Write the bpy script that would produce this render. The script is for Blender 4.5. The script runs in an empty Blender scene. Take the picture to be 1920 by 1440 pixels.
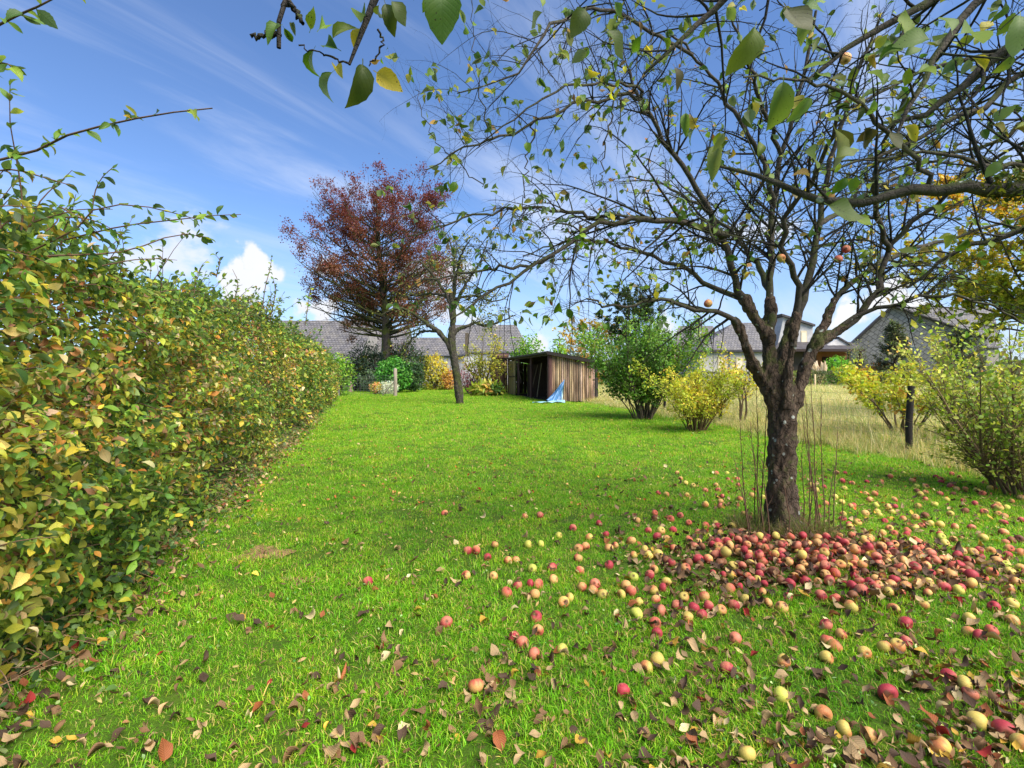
import bpy, math, random
import numpy as np
from mathutils import Vector, Matrix
rng = np.random.default_rng(11)
ORD = 'first second third fourth fifth sixth seventh eighth ninth tenth eleventh twelfth thirteenth fourteenth fifteenth sixteenth seventeenth eighteenth nineteenth twentieth twenty-first twenty-second twenty-third twenty-fourth twenty-fifth twenty-sixth twenty-seventh twenty-eighth twenty-ninth thirtieth'.split()
SC = bpy.context.scene
COL = SC.collection

# ---------------------------------------------------------------- camera, sky, sun, exposure
F, HZ, CZ = 927.0, 700.0, 1.4           # focal length and horizon of the photograph (1920 wide), eye height
cam = bpy.data.cameras.new('camera'); camo = bpy.data.objects.new('camera', cam); COL.objects.link(camo)
camo.location = (0, 0, CZ); camo.rotation_euler = (math.radians(90), 0, 0)
cam.sensor_width = 36; cam.lens = 36 * F / 1920; cam.shift_y = -(720 - HZ) / 1920
cam.clip_start = 0.05; cam.clip_end = 3000
SC.camera = camo
SUN_EL, SUN_AZ = 50.0, 132.0            # azimuth clockwise from +Y (the view direction)
sun = bpy.data.lights.new('sun', 'SUN'); sun.energy = 2.7; sun.angle = math.radians(55); sun.color = (1.0, .93, .82)
suno = bpy.data.objects.new('sun', sun); COL.objects.link(suno)
_a, _e = math.radians(SUN_AZ), math.radians(SUN_EL)
SUND = Vector((math.sin(_a) * math.cos(_e), math.cos(_a) * math.cos(_e), math.sin(_e)))
suno.rotation_euler = SUND.to_track_quat('Z', 'Y').to_euler()
SC.view_settings.view_transform = 'Standard'; SC.view_settings.look = 'None'
SC.view_settings.exposure = 1.65; SC.view_settings.gamma = 1.0; SC.view_settings.use_curve_mapping = False
SKY_STRENGTH = 0.0490

def nd(nt, typ, props=None, **ins):
    n = nt.nodes.new(typ)
    for k, v in (props or {}).items(): setattr(n, k, v)
    for k, v in ins.items():
        key = int(k[1:]) if k[0] == 'i' and k[1:].isdigit() else k.replace('_', ' ')
        s = n.inputs[key]
        if isinstance(v, bpy.types.NodeSocket): nt.links.new(v, s)
        else: s.default_value = v
    return n
def math_(nt, op, a, b=0.0, c=0.0, clamp=False):
    return nd(nt, 'ShaderNodeMath', dict(operation=op, use_clamp=clamp), i0=a, i1=b, i2=c).outputs[0]
def ramp(nt, f, stops, interp='LINEAR'):
    n = nd(nt, 'ShaderNodeValToRGB', Fac=f); cr = n.color_ramp; cr.interpolation = interp
    while len(cr.elements) < len(stops): cr.elements.new(0.5)
    for e, (p, c) in zip(cr.elements, stops):
        e.position = p; e.color = (*c, 1) if len(c) == 3 else c
    return n.outputs[0]
def mixc(nt, f, a, b, mode='MIX'):
    n = nd(nt, 'ShaderNodeMix', dict(data_type='RGBA', blend_type=mode, clamp_factor=True))
    for i, v in ((0, f), (6, a), (7, b)):
        if isinstance(v, bpy.types.NodeSocket): nt.links.new(v, n.inputs[i])
        else: n.inputs[i].default_value = v if i == 0 else (*v[:3], 1)
    return n.outputs[2]
def smooth(nt, x, lo, hi):
    n = nd(nt, 'ShaderNodeMapRange', dict(interpolation_type='SMOOTHSTEP'), Value=x, i1=lo, i2=hi, i3=0.0, i4=1.0)
    return n.outputs[0]

def build_world():
    w = bpy.data.worlds.new('World'); SC.world = w; w.use_nodes = True
    nt = w.node_tree; nt.nodes.clear()
    sky = nd(nt, 'ShaderNodeTexSky', dict(sky_type='NISHITA', sun_disc=False, sun_elevation=math.radians(SUN_EL),
             sun_rotation=math.radians(SUN_AZ), air_density=1.0, dust_density=.6, ozone_density=2.2, altitude=400))
    tc = nd(nt, 'ShaderNodeTexCoord').outputs['Generated']
    sep = nd(nt, 'ShaderNodeSeparateXYZ', Vector=tc)
    x, y, z = sep.outputs
    zc = math_(nt, 'ADD', math_(nt, 'MAXIMUM', z, 0.0), .22)
    flat = nd(nt, 'ShaderNodeCombineXYZ', X=math_(nt, 'DIVIDE', x, zc), Y=math_(nt, 'DIVIDE', y, zc)).outputs[0]
    # high cirrus, drawn out along one wind direction
    mp = nd(nt, 'ShaderNodeMapping', Vector=flat, Rotation=(0, 0, math.radians(-50))).outputs[0]
    mp = nd(nt, 'ShaderNodeMapping', Vector=mp, Location=(.35, .42, 0), Scale=(.5, 2.3, 1)).outputs[0]
    n1 = nd(nt, 'ShaderNodeTexNoise', Vector=mp, Scale=1.15, Detail=7.0, Roughness=.6, Distortion=.5).outputs['Fac']
    n2 = nd(nt, 'ShaderNodeTexNoise', Vector=flat, Scale=.8, Detail=3.0).outputs['Fac']
    cir = math_(nt, 'MULTIPLY', smooth(nt, n1, .42, .72), smooth(nt, n2, .28, .56))
    cir = math_(nt, 'MULTIPLY', cir, .58)
    # low cumulus towards the horizon, all round
    nc = nd(nt, 'ShaderNodeTexNoise', Vector=nd(nt, 'ShaderNodeMapping', Vector=tc, Location=(.53, .2, 0), Scale=(1, 1, 1.5)).outputs[0], Scale=3.6, Detail=8.0, Roughness=.55, Distortion=.15).outputs['Fac']
    band = math_(nt, 'MULTIPLY', smooth(nt, z, -.02, .04), math_(nt, 'SUBTRACT', 1.0, smooth(nt, z, .10, .34)))
    cum = math_(nt, 'ADD', nc, math_(nt, 'MULTIPLY', band, .13))
    cum = math_(nt, 'MULTIPLY', smooth(nt, cum, .66, .74), smooth(nt, band, 0.0, .25))
    # the towering cumulus heads that stand beyond the garden
    puffs = None
    nz = nd(nt, 'ShaderNodeTexNoise', Vector=tc, Scale=13.0, Detail=7.0, Roughness=.55).outputs['Color']
    off = nd(nt, 'ShaderNodeVectorMath', dict(operation='SUBTRACT'), i0=nz, i1=(.5, .5, .5)).outputs[0]
    off = nd(nt, 'ShaderNodeVectorMath', dict(operation='SCALE'), i0=off); off.inputs['Scale'].default_value = .15
    wob = nd(nt, 'ShaderNodeVectorMath', dict(operation='ADD'), i0=tc, i1=off.outputs[0]).outputs[0]
    for px, py, r in ((470, 492, .034), (438, 520, .03), (500, 520, .036), (470, 545, .045), (600, 585, .035), (1665, 560, .05), (1725, 590, .05), (1590, 600, .03), (1250, 610, .03), (610, 500, .022), (1000, 655, .03)):
        d = Vector(((px - 960) / F, 1, (HZ - py) / F)).normalized()
        dd = nd(nt, 'ShaderNodeVectorMath', dict(operation='DISTANCE'), i0=wob, i1=tuple(d)).outputs['Value']
        m = math_(nt, 'SUBTRACT', 1.0, smooth(nt, dd, r * .55, r * 1.05))
        puffs = m if puffs is None else math_(nt, 'MAXIMUM', puffs, m)
    cum = math_(nt, 'MAXIMUM', math_(nt, 'MULTIPLY', cum, .8), puffs)
    shade = nd(nt, 'ShaderNodeTexNoise', Vector=tc, Scale=9.0, Detail=5.0).outputs['Fac']
    ccol = mixc(nt, shade, (5.4, 5.8, 6.8), (7.2, 7.1, 6.9))
    tint = mixc(nt, 1.0, sky.outputs[0], (.96, 1.14, 1.42), 'MULTIPLY')
    c = mixc(nt, cir, tint, (6.0, 6.5, 7.6))
    # thin milky air low over the horizon
    low = math_(nt, 'MULTIPLY', math_(nt, 'SUBTRACT', 1.0, smooth(nt, z, 0.0, .30)), .42)
    c = mixc(nt, low, c, (3.9, 4.7, 6.6))
    c = mixc(nt, cum, c, ccol)
    bg = nd(nt, 'ShaderNodeBackground', Color=c, Strength=SKY_STRENGTH)
    out = nd(nt, 'ShaderNodeOutputWorld', Surface=bg.outputs[0])
build_world()

# ---------------------------------------------------------------- helpers
def P(px, py, Y):                        # a point seen at (px, py) of the photograph that stands Y metres away
    return np.array([(px - 960) / F * Y, Y, CZ + (HZ - py) / F * Y])
def G(px, py):                           # the ground point seen there
    Y = F * CZ / (py - HZ); return np.array([(px - 960) / F * Y, Y])
def s2l(c):
    c = np.asarray(c, float) / 255.0
    return np.where(c <= .04045, c / 12.92, ((c + .055) / 1.055) ** 2.4)
def nrm(v): return v / np.maximum(np.linalg.norm(v, axis=-1, keepdims=True), 1e-9)
def perp(t):
    a = rng.normal(size=t.shape); return nrm(np.cross(t, a))
_G = rng.uniform(-1, 1, (64, 3, 8)); 
def vnoise(p, k=0):                      # cheap smooth noise in -1..1, p (N,3)
    s = np.zeros(len(p))
    for i in range(5):
        w = _G[(k * 5 + i) % 64]
        s += np.sin(p @ (w[:, 0] * (1.0 + i * .8)) + w[0, 1] * 9) * np.cos(p @ (w[:, 2] * (1.3 + i * .7)) + w[1, 1] * 9)
    return s / 2.2
HEAP = np.array([2.15, 3.62])
def gz(x, y):                            # height of the turf
    x, y = np.asarray(x, float), np.asarray(y, float)
    e = ((x - HEAP[0]) / 1.25) ** 2 + ((y - HEAP[1]) / .7) ** 2
    b = .012 * np.sin(x * 1.9 + y * .7) + .01 * np.sin(y * 1.3 - x * .6 + 1)
    return .075 * np.exp(-e * 1.2) + b * np.clip((34 - y) / 10, 0, 1)
def hedge_x(y): return -1.7 - .3 * y
def fence_x(y): return 8.15 - .165 * y

class MB:
    def __init__(s): s.v, s.f, s.c, s.l, s.n = [], [], [], [], 0
    def add(s, v, f, c=None, lv=None):
        v = np.asarray(v, np.float32).reshape(-1, 3); f = np.asarray(f, np.int64).reshape(-1, 4)
        s.v.append(v); s.f.append(f + s.n); s.n += len(v)
        c = np.array([.5, .5, .5]) if c is None else np.asarray(c, np.float32)
        s.c.append(np.broadcast_to(c, (len(v), 3)))
        s.l.append(np.zeros((len(v), 3), np.float32) if lv is None else np.broadcast_to(np.asarray(lv, np.float32), (len(v), 3)))
        return s
    def box(s, lo, hi, c=None, M=None):
        lo, hi = np.asarray(lo, float), np.asarray(hi, float)
        v = np.array([[(lo, hi)[i][0], (lo, hi)[j][1], (lo, hi)[k][2]] for k in (0, 1) for j in (0, 1) for i in (0, 1)])
        if M is not None: v = v @ np.asarray(M)[:3, :3].T + np.asarray(M)[:3, 3]
        return s.add(v, [[0, 2, 3, 1], [4, 5, 7, 6], [0, 1, 5, 4], [2, 6, 7, 3], [0, 4, 6, 2], [1, 3, 7, 5]], c)
    def poly(s, pts, c=None):            # quad or fan of quads is not needed: 4 points
        return s.add(pts, [[0, 1, 2, 3]], c)
    def mesh(s, name, smooth=True):
        v = np.concatenate(s.v); f = np.concatenate(s.f).astype(np.int32)
        me = bpy.data.meshes.new(name)
        me.vertices.add(len(v)); me.vertices.foreach_set('co', v.ravel())
        me.loops.add(f.size); me.loops.foreach_set('vertex_index', f.ravel())
        me.polygons.add(len(f)); me.polygons.foreach_set('loop_start', np.arange(0, f.size, 4, dtype=np.int32))
        me.polygons.foreach_set('use_smooth', np.full(len(f), bool(smooth)))
        a = me.attributes.new('col', 'FLOAT_COLOR', 'POINT')
        a.data.foreach_set('color', np.concatenate([np.concatenate(s.c), np.ones((len(v), 1))], 1).astype(np.float32).ravel())
        a = me.attributes.new('lv', 'FLOAT_VECTOR', 'POINT')
        a.data.foreach_set('vector', np.concatenate(s.l).astype(np.float32).ravel())
        me.update(); return me
    def build(s, name, mat, parent=None, smooth=True, kind=None, loc=None):
        if not s.v: return None
        return link(name, s.mesh(name, smooth), mat, parent, kind)
def link(name, me, mat=None, parent=None, kind=None):
    if mat is not None and not me.materials: me.materials.append(mat)
    o = bpy.data.objects.new(name, me); COL.objects.link(o)
    if parent is not None:
        o.parent = parent; o.matrix_parent_inverse = Matrix.Translation(-parent.location)
    if kind: o['kind'] = kind
    return o
def thing(name, label, cat, loc=(0, 0, 0), group=None):
    o = bpy.data.objects.new(name, None); COL.objects.link(o); o.location = loc; o.empty_display_size = .1
    return tag(o, label, cat, group)
def tag(o, label, cat, group=None, kind=None):
    o['label'] = label; o['category'] = cat
    if group: o['group'] = group
    if kind: o['kind'] = kind
    return o

def tubes(mb, paths, radii, k, cols):    # paths (N,n,3) radii (N,n) cols (N,3) or (3,)
    N, n = paths.shape[:2]
    t = np.gradient(paths, axis=1); t = nrm(t)
    mean = nrm(paths[:, -1] - paths[:, 0])
    ax = np.eye(3)[np.argmin(np.abs(mean), axis=1)]
    u = nrm(np.cross(t, ax[:, None, :])); w = np.cross(t, u)
    ang = np.arange(k) / k * 2 * np.pi
    ring = paths[:, :, None, :] + radii[:, :, None, None] * (np.cos(ang)[None, None, :, None] * u[:, :, None, :] + np.sin(ang)[None, None, :, None] * w[:, :, None, :])
    i = np.arange(n - 1)[:, None] * k; j = np.arange(k)[None, :]; j2 = (j + 1) % k
    q = np.stack([i + j, i + j2, i + k + j2, i + k + j], -1).reshape(-1, 4)
    f = (np.arange(N) * n * k)[:, None, None] + q[None]
    cols = np.broadcast_to(np.asarray(cols, float), (N, 3))
    mb.add(ring.reshape(-1, 3), f.reshape(-1, 4), np.repeat(cols, n * k, axis=0))
def grow(start, d, length, n, wig, trop=(0, 0, 0), tw=0.0):
    p = np.array(start, float); d = nrm(np.array(d, float)); out = [p]; trop = np.asarray(trop, float)
    st = (np.asarray(length, float) / (n - 1))[:, None]
    for i in range(n - 1):
        d = nrm(d + rng.normal(size=d.shape) * wig + trop * tw * (i + 1) / n)
        p = p + d * st; out.append(p)
    return np.stack(out, 1)
def along(paths, radii, idx, t):         # points at parameter t (0..1) of paths idx
    n = paths.shape[1]; x = t * (n - 1); i = np.minimum(x.astype(int), n - 2); fr = (x - i)[:, None]
    a, b = paths[idx, i], paths[idx, i + 1]
    r = radii[idx, i] * (1 - fr[:, 0]) + radii[idx, i + 1] * fr[:, 0]
    return a + (b - a) * fr, nrm(b - a), r
def resample(pts, rads, n):
    pts, rads = np.asarray(pts, float), np.asarray(rads, float)
    # Catmull-Rom through the traced points, then even steps
    q = np.concatenate([[2 * pts[0] - pts[1]], pts, [2 * pts[-1] - pts[-2]]]); fine, fr = [], []
    for i in range(1, len(q) - 2):
        for t in np.linspace(0, 1, 8, endpoint=False):
            a, b, c, d = q[i - 1:i + 3]
            fine.append(.5 * ((2 * b) + (c - a) * t + (2 * a - 5 * b + 4 * c - d) * t * t + (3 * b - a - 3 * c + d) * t ** 3))
            fr.append(rads[i - 1] * (1 - t) + rads[i] * t)
    fine.append(pts[-1]); fr.append(rads[-1]); fine, fr = np.array(fine), np.array(fr)
    s = np.concatenate([[0], np.cumsum(np.linalg.norm(np.diff(fine, axis=0), axis=1))]); u = np.linspace(0, s[-1], n)
    return np.stack([np.interp(u, s, fine[:, k]) for k in range(3)], 1), np.interp(u, s, fr)
def plen(paths): return np.linalg.norm(np.diff(paths, axis=1), axis=2).sum(1)
def children(paths, radii, per_m, tlo, thi, amin, amax, lmul, n, wig, bias=(0, 0, 0), bw=0.0, trop=(0, 0, 0), tw=0.0, rmul=.55, rmax=9, rend=.35, lmin=0, lmax=9):
    L = plen(paths); cnt = rng.poisson(per_m * L * (thi - tlo)); idx = np.repeat(np.arange(len(paths)), cnt)
    t = rng.uniform(tlo, thi, len(idx)); p, tan, r = along(paths, radii, idx, t)
    a = rng.uniform(amin, amax, len(idx))[:, None]
    d = nrm(tan * np.cos(a) + perp(tan) * np.sin(a) + np.asarray(bias) * bw)
    ln = np.clip(lmul * L[idx] * (1.1 - .6 * t) * rng.uniform(.5, 1.3, len(idx)), lmin, lmax)
    q = grow(p, d, ln, n, wig, trop, tw)
    r0 = np.minimum(r * rmul * rng.uniform(.7, 1.1, len(idx)), rmax)
    rr = r0[:, None] * np.linspace(1, rend, n)[None]
    return q, rr

# leaves ------------------------------------------------------------------------------------------
def leaf_tmpl(n, w=.36, fold=.25, curl=.3, twist=0.0, serr=0.0, pet=.14, cup=0.0, ragged=0.0):
    v = np.linspace(0, 1, n + 1); body = np.clip((v - pet) / (1 - pet), 0, 1)
    hw = w * np.sin(np.pi * body ** .8) ** .9 * (1.06 - .18 * body); hw = np.where(v <= pet, .012, hw); hw[-1] = .006
    hw[1:-1] *= 1 + serr * np.where(np.arange(1, n) % 2, 1, -1) + ragged * rng.uniform(-1, 1, n - 1)
    V, L = [], []
    for i in range(n + 1):
        for sx in (-1, 0, 1):
            x = sx * hw[i] * math.cos(fold); z = abs(sx) * hw[i] * math.sin(fold)
            a = twist * (v[i] - .5); x, z = x * math.cos(a) - z * math.sin(a), x * math.sin(a) + z * math.cos(a)
            z += cup * hw[i] * abs(sx) * math.sin(5 * v[i])
            V.append((x, v[i], z)); L.append((sx * hw[i] / w, v[i], 0))
    V = np.array(V)
    if curl:                              # bend the blade along its length
        th = curl * V[:, 1]; y = np.where(abs(curl) > 1e-3, np.sin(th) / curl, V[:, 1]); zc = -(1 - np.cos(th)) / curl
        V = np.stack([V[:, 0], y + V[:, 2] * np.sin(th), zc + V[:, 2] * np.cos(th)], 1)
    Fq = []
    for i in range(n):
        for k in (0, 1): Fq.append([i * 3 + k, i * 3 + k + 1, i * 3 + 3 + k + 1, i * 3 + 3 + k])
    return V, np.array(Fq), np.array(L)
DIAMOND = (np.array([[0, 0, 0], [.33, .5, .06], [0, 1, 0], [-.33, .5, .06]]), np.array([[0, 1, 2, 3]]), np.array([[0, 0, 0], [1, .5, 0], [0, 1, 0], [-1, .5, 0]]))
def leaf_basis(d, n):
    d = nrm(d); s = nrm(np.cross(d, n)); n = np.cross(s, d); return s, d, n
def leaves(mb, tm, pos, d, n, size, cols):
    if len(pos) == 0: return
    V, Fq, L = tm; s, d, n = leaf_basis(d, n); size = np.broadcast_to(size, (len(pos),))
    X = pos[:, None] + size[:, None, None] * (V[None, :, :1] * s[:, None] + V[None, :, 1:2] * d[:, None] + V[None, :, 2:] * n[:, None])
    f = (np.arange(len(pos)) * len(V))[:, None, None] + Fq[None]
    Lr = np.broadcast_to(L[None], (len(pos), *L.shape)).copy(); Lr[:, :, 2] = rng.uniform(0, 1, len(pos))[:, None]
    mb.add(X.reshape(-1, 3), f.reshape(-1, 4), np.repeat(cols, len(V), axis=0), Lr.reshape(-1, 3))
def leaves_mix(mb, tms, pos, d, n, size, cols):
    size = np.broadcast_to(size, (len(pos),)); k = rng.integers(0, len(tms), len(pos))
    for i, tm in enumerate(tms):
        m = k == i; leaves(mb, tm, pos[m], d[m], n[m], size[m], cols[m])
def pal(n, spec, jit=.16, key=None, gain=1.36):      # spec [(rgb255, weight)]; key (0..1) orders the choice so that clumps share a tone
    c = s2l([x[0] for x in spec]) * gain; w = np.array([x[1] for x in spec], float); w /= w.sum()
    u = rng.uniform(0, 1, n) if key is None else np.clip(key + rng.normal(0, .16, n), 0, .999)
    k = np.searchsorted(np.cumsum(w), u).clip(0, len(spec) - 1)
    return np.clip(c[k] * np.exp(rng.normal(0, jit, (n, 1))) * np.exp(rng.normal(0, jit * .35, (n, 3))), 0, .9)
def part_leaves(parent, name, mat, tms, pos, d, n, size, cols, nvar=36):
    # single leaves as objects; nvar meshes (shape x colour) are shared by the copies
    if len(pos) == 0: return
    nvar = min(nvar, len(pos)); order = np.argsort(cols @ np.array([1., 1.7, .3])); grp = np.array_split(order, nvar)
    s, dd, nn = leaf_basis(d, n); size = np.broadcast_to(size, (len(pos),))
    for gi, g in enumerate(grp):
        mb = MB(); tm = tms[gi % len(tms)]
        L = tm[2].copy(); L[:, 2] = rng.uniform(); mb.add(tm[0], tm[1], cols[g].mean(0), L)
        me = mb.mesh(name); me.materials.append(mat)
        for i in g:
            o = bpy.data.objects.new(name, me); COL.objects.link(o)
            M = Matrix(((s[i][0], dd[i][0], nn[i][0], 0), (s[i][1], dd[i][1], nn[i][1], 0), (s[i][2], dd[i][2], nn[i][2], 0), (0, 0, 0, 1)))
            M = Matrix.Translation(Vector(pos[i])) @ M @ Matrix.Scale(float(size[i]), 4)
            o.parent = parent; o.matrix_parent_inverse = Matrix.Translation(-parent.location); o.matrix_basis = M
def in_frame(p, m=40):
    px = 960 + F * p[:, 0] / np.maximum(p[:, 1], .01); py = HZ - F * (p[:, 2] - CZ) / np.maximum(p[:, 1], .01)
    return (p[:, 1] > .2) & (px > -m) & (px < 1920 + m) & (py > -m) & (py < 1440 + m)

# materials ---------------------------------------------------------------------------------------
def newmat(name):
    m = bpy.data.materials.new(name); m.use_nodes = True; nt = m.node_tree; nt.nodes.clear()
    return m, nt, nd(nt, 'ShaderNodeOutputMaterial')
def attr(nt, name, out='Color'): return nd(nt, 'ShaderNodeAttribute', dict(attribute_name=name)).outputs[out]
def finish(nt, out, sh): nt.links.new(sh, out.inputs['Surface'])
def leaf_mat(name, trans=.4, rough=.45, veins=0.0, spec=.35, spots=0.0, back=0.0, patch=0.0):
    m, nt, out = newmat(name); c = attr(nt, 'col')
    geo = nd(nt, 'ShaderNodeNewGeometry')
    no = nd(nt, 'ShaderNodeTexNoise', Vector=geo.outputs['Position'], Scale=38.0, Detail=3.0).outputs['Fac']
    c = mixc(nt, math_(nt, 'MULTIPLY', no, .5), c, mixc(nt, 1.0, c, (1.3, 1.2, .9), 'MULTIPLY'))
    nb = nd(nt, 'ShaderNodeTexNoise', Vector=geo.outputs['Position'], Scale=16.0, Detail=5.0, Roughness=.65).outputs['Fac']
    c = mixc(nt, math_(nt, 'MULTIPLY', smooth(nt, nb, .5, .7), .45), c, mixc(nt, 1.0, c, (1.4, 1.15, .85), 'MULTIPLY'))
    nrmin = None
    if patch:                              # mossy yellower and fresher green patches of turf
        pn = nd(nt, 'ShaderNodeTexNoise', Vector=geo.outputs['Position'], Scale=1.7, Detail=5.0, Roughness=.65).outputs['Fac']
        c = mixc(nt, patch, c, mixc(nt, 1.0, c, ramp(nt, pn, [(.30, (.62, .74, .7)), (.47, (1, 1, 1)), (.68, (1.55, 1.12, 1.3))]), 'MULTIPLY'))
    if veins:
        sep = nd(nt, 'ShaderNodeSeparateXYZ', Vector=attr(nt, 'lv', 'Vector'))
        au = math_(nt, 'ABSOLUTE', sep.outputs[0])
        ph = math_(nt, 'SUBTRACT', math_(nt, 'MULTIPLY', sep.outputs[1], 11.0), math_(nt, 'MULTIPLY', au, 3.2))
        rib = math_(nt, 'ABSOLUTE', math_(nt, 'SUBTRACT', math_(nt, 'FRACT', ph), .5))
        mid = smooth(nt, au, .02, .10)
        vein = math_(nt, 'MULTIPLY', smooth(nt, rib, .03, .25), mid)
        c = mixc(nt, math_(nt, 'MULTIPLY', math_(nt, 'SUBTRACT', 1.0, vein), veins), c, mixc(nt, 1.0, c, (.55, .6, .5), 'MULTIPLY'))
        nrmin = nd(nt, 'ShaderNodeBump', Strength=min(1.0, veins * .9), Distance=.002, Height=vein).outputs[0]
    if spots:
        vo = nd(nt, 'ShaderNodeTexVoronoi', Vector=geo.outputs['Position'], Scale=130.0).outputs['Distance']
        sp = math_(nt, 'MULTIPLY', math_(nt, 'SUBTRACT', 1.0, smooth(nt, vo, .10, .24)), smooth(nt, no, .44, .58))
        c = mixc(nt, math_(nt, 'MULTIPLY', sp, spots), c, (.03, .018, .008))
    if back:                               # the downy, paler underside of an apple leaf
        c = mixc(nt, math_(nt, 'MULTIPLY', geo.outputs['Backfacing'], back), c, (.20, .25, .19))
    b = nd(nt, 'ShaderNodeBsdfPrincipled', Base_Color=c, Roughness=rough, Specular_IOR_Level=spec)
    t = nd(nt, 'ShaderNodeBsdfTranslucent', Color=mixc(nt, 1.0, c, (1.25, 1.2, .7), 'MULTIPLY'))
    if nrmin is not None: nt.links.new(nrmin, b.inputs['Normal'])
    finish(nt, out, nd(nt, 'ShaderNodeMixShader', Fac=trans, i1=b.outputs[0], i2=t.outputs[0]).outputs[0]); return m
def bark_mat(name, dark, light, moss=.4, lichen=.5, scale=1.0, mosscol=(.05, .064, .012), bump=1.0, stretch=1.0, crack=.3):
    m, nt, out = newmat(name); geo = nd(nt, 'ShaderNodeNewGeometry'); pos = geo.outputs['Position']
    wb = nd(nt, 'ShaderNodeTexNoise', Vector=pos, Scale=9.0 * scale, Detail=4.0).outputs['Color']
    wb = nd(nt, 'ShaderNodeVectorMath', dict(operation='MULTIPLY_ADD'), i0=wb, i1=(.12 / scale,) * 3, i2=pos).outputs[0]
    st = nd(nt, 'ShaderNodeMapping', Vector=wb, Scale=(1, 1, stretch)).outputs[0]
    n1 = nd(nt, 'ShaderNodeTexNoise', Vector=st, Scale=22.0 * scale, Detail=9.0, Roughness=.68).outputs['Fac']
    vo = nd(nt, 'ShaderNodeTexVoronoi', dict(feature='DISTANCE_TO_EDGE'), Vector=st, Scale=30.0 * scale).outputs['Distance']
    n2 = nd(nt, 'ShaderNodeTexNoise', Vector=pos, Scale=5.5 * scale, Detail=5.0).outputs['Fac']
    c = ramp(nt, n1, [(.30, dark), (.52, tuple(.5 * (a + b) for a, b in zip(dark, light))), (.72, light)])
    c = mixc(nt, math_(nt, 'MULTIPLY', math_(nt, 'SUBTRACT', 1.0, smooth(nt, vo, 0.0, .10)), crack), c, tuple(.5 * a for a in dark))
    c = mixc(nt, math_(nt, 'MULTIPLY', smooth(nt, n2, .55, .68), .6), c, tuple(min(1.5 * a, 1) for a in light))
    if moss:
        nz = nd(nt, 'ShaderNodeSeparateXYZ', Vector=geo.outputs['Normal']).outputs[2]
        mk = math_(nt, 'ADD', math_(nt, 'MULTIPLY', nz, .22), n2)
        mk = smooth(nt, mk, .66 - moss * .3, .80 - moss * .2)
        fine = nd(nt, 'ShaderNodeTexNoise', Vector=pos, Scale=120.0 * scale, Detail=3.0).outputs['Fac']
        c = mixc(nt, math_(nt, 'MULTIPLY', mk, .85), c, mixc(nt, fine, tuple(.5 * x for x in mosscol), tuple(1.5 * x for x in mosscol)))
    if lichen:
        vl = nd(nt, 'ShaderNodeTexVoronoi', Vector=pos, Scale=15.0 * scale, Randomness=1.0)
        rad = math_(nt, 'MULTIPLY', math_(nt, 'POWER', nd(nt, 'ShaderNodeSeparateColor', Color=vl.outputs['Color']).outputs[0], 4.0), .62 * lichen)
        wob = math_(nt, 'ADD', vl.outputs['Distance'], math_(nt, 'MULTIPLY', math_(nt, 'SUBTRACT', n1, .5), .3))
        sp = smooth(nt, math_(nt, 'SUBTRACT', rad, wob), 0.0, .07)
        c = mixc(nt, math_(nt, 'MULTIPLY', sp, .85), c, (.40, .42, .36))
    h = math_(nt, 'ADD', math_(nt, 'MULTIPLY', n1, .7), math_(nt, 'MULTIPLY', smooth(nt, vo, 0.0, .12), crack))
    bmp = nd(nt, 'ShaderNodeBump', Strength=.9 * bump, Distance=.02 / scale, Height=h).outputs[0]
    b = nd(nt, 'ShaderNodeBsdfPrincipled', Base_Color=c, Roughness=.9, Specular_IOR_Level=.2, Normal=bmp)
    finish(nt, out, b.outputs[0]); return m
def col_mat(name, rough=.8, noise=14.0, amt=.5, bump=.3, spec=.25, grain=None, metal=0.0):   # colour from the mesh, mottled
    m, nt, out = newmat(name); c = attr(nt, 'col'); pos = nd(nt, 'ShaderNodeNewGeometry').outputs['Position']
    if grain: pos = nd(nt, 'ShaderNodeMapping', Vector=pos, Scale=grain).outputs[0]
    n = nd(nt, 'ShaderNodeTexNoise', Vector=pos, Scale=noise, Detail=6.0, Roughness=.62).outputs['Fac']
    c = mixc(nt, amt, c, mixc(nt, 1.0, c, ramp(nt, n, [(.25, (.35, .34, .33)), (.5, (1, 1, 1)), (.75, (1.7, 1.68, 1.6))]), 'MULTIPLY'))
    bm = nd(nt, 'ShaderNodeBump', Strength=bump, Distance=.01, Height=n).outputs[0]
    finish(nt, out, nd(nt, 'ShaderNodeBsdfPrincipled', Base_Color=c, Roughness=rough, Specular_IOR_Level=spec, Normal=bm, Metallic=metal).outputs[0]); return m
def turf_mat(name, c1, c2, c3, sc=3.0):
    m, nt, out = newmat(name); pos = nd(nt, 'ShaderNodeNewGeometry').outputs['Position']
    a = nd(nt, 'ShaderNodeTexNoise', Vector=pos, Scale=sc, Detail=6.0, Roughness=.6).outputs['Fac']
    b = nd(nt, 'ShaderNodeTexNoise', Vector=pos, Scale=sc * 14, Detail=5.0, Roughness=.7).outputs['Fac']
    c = mixc(nt, smooth(nt, a, .35, .65), c1, c2); c = mixc(nt, smooth(nt, b, .5, .7), c, c3)
    bm = nd(nt, 'ShaderNodeBump', Strength=.6, Distance=.03, Height=b).outputs[0]
    finish(nt, out, nd(nt, 'ShaderNodeBsdfPrincipled', Base_Color=c, Roughness=.95, Specular_IOR_Level=.1, Normal=bm).outputs[0]); return m
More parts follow.
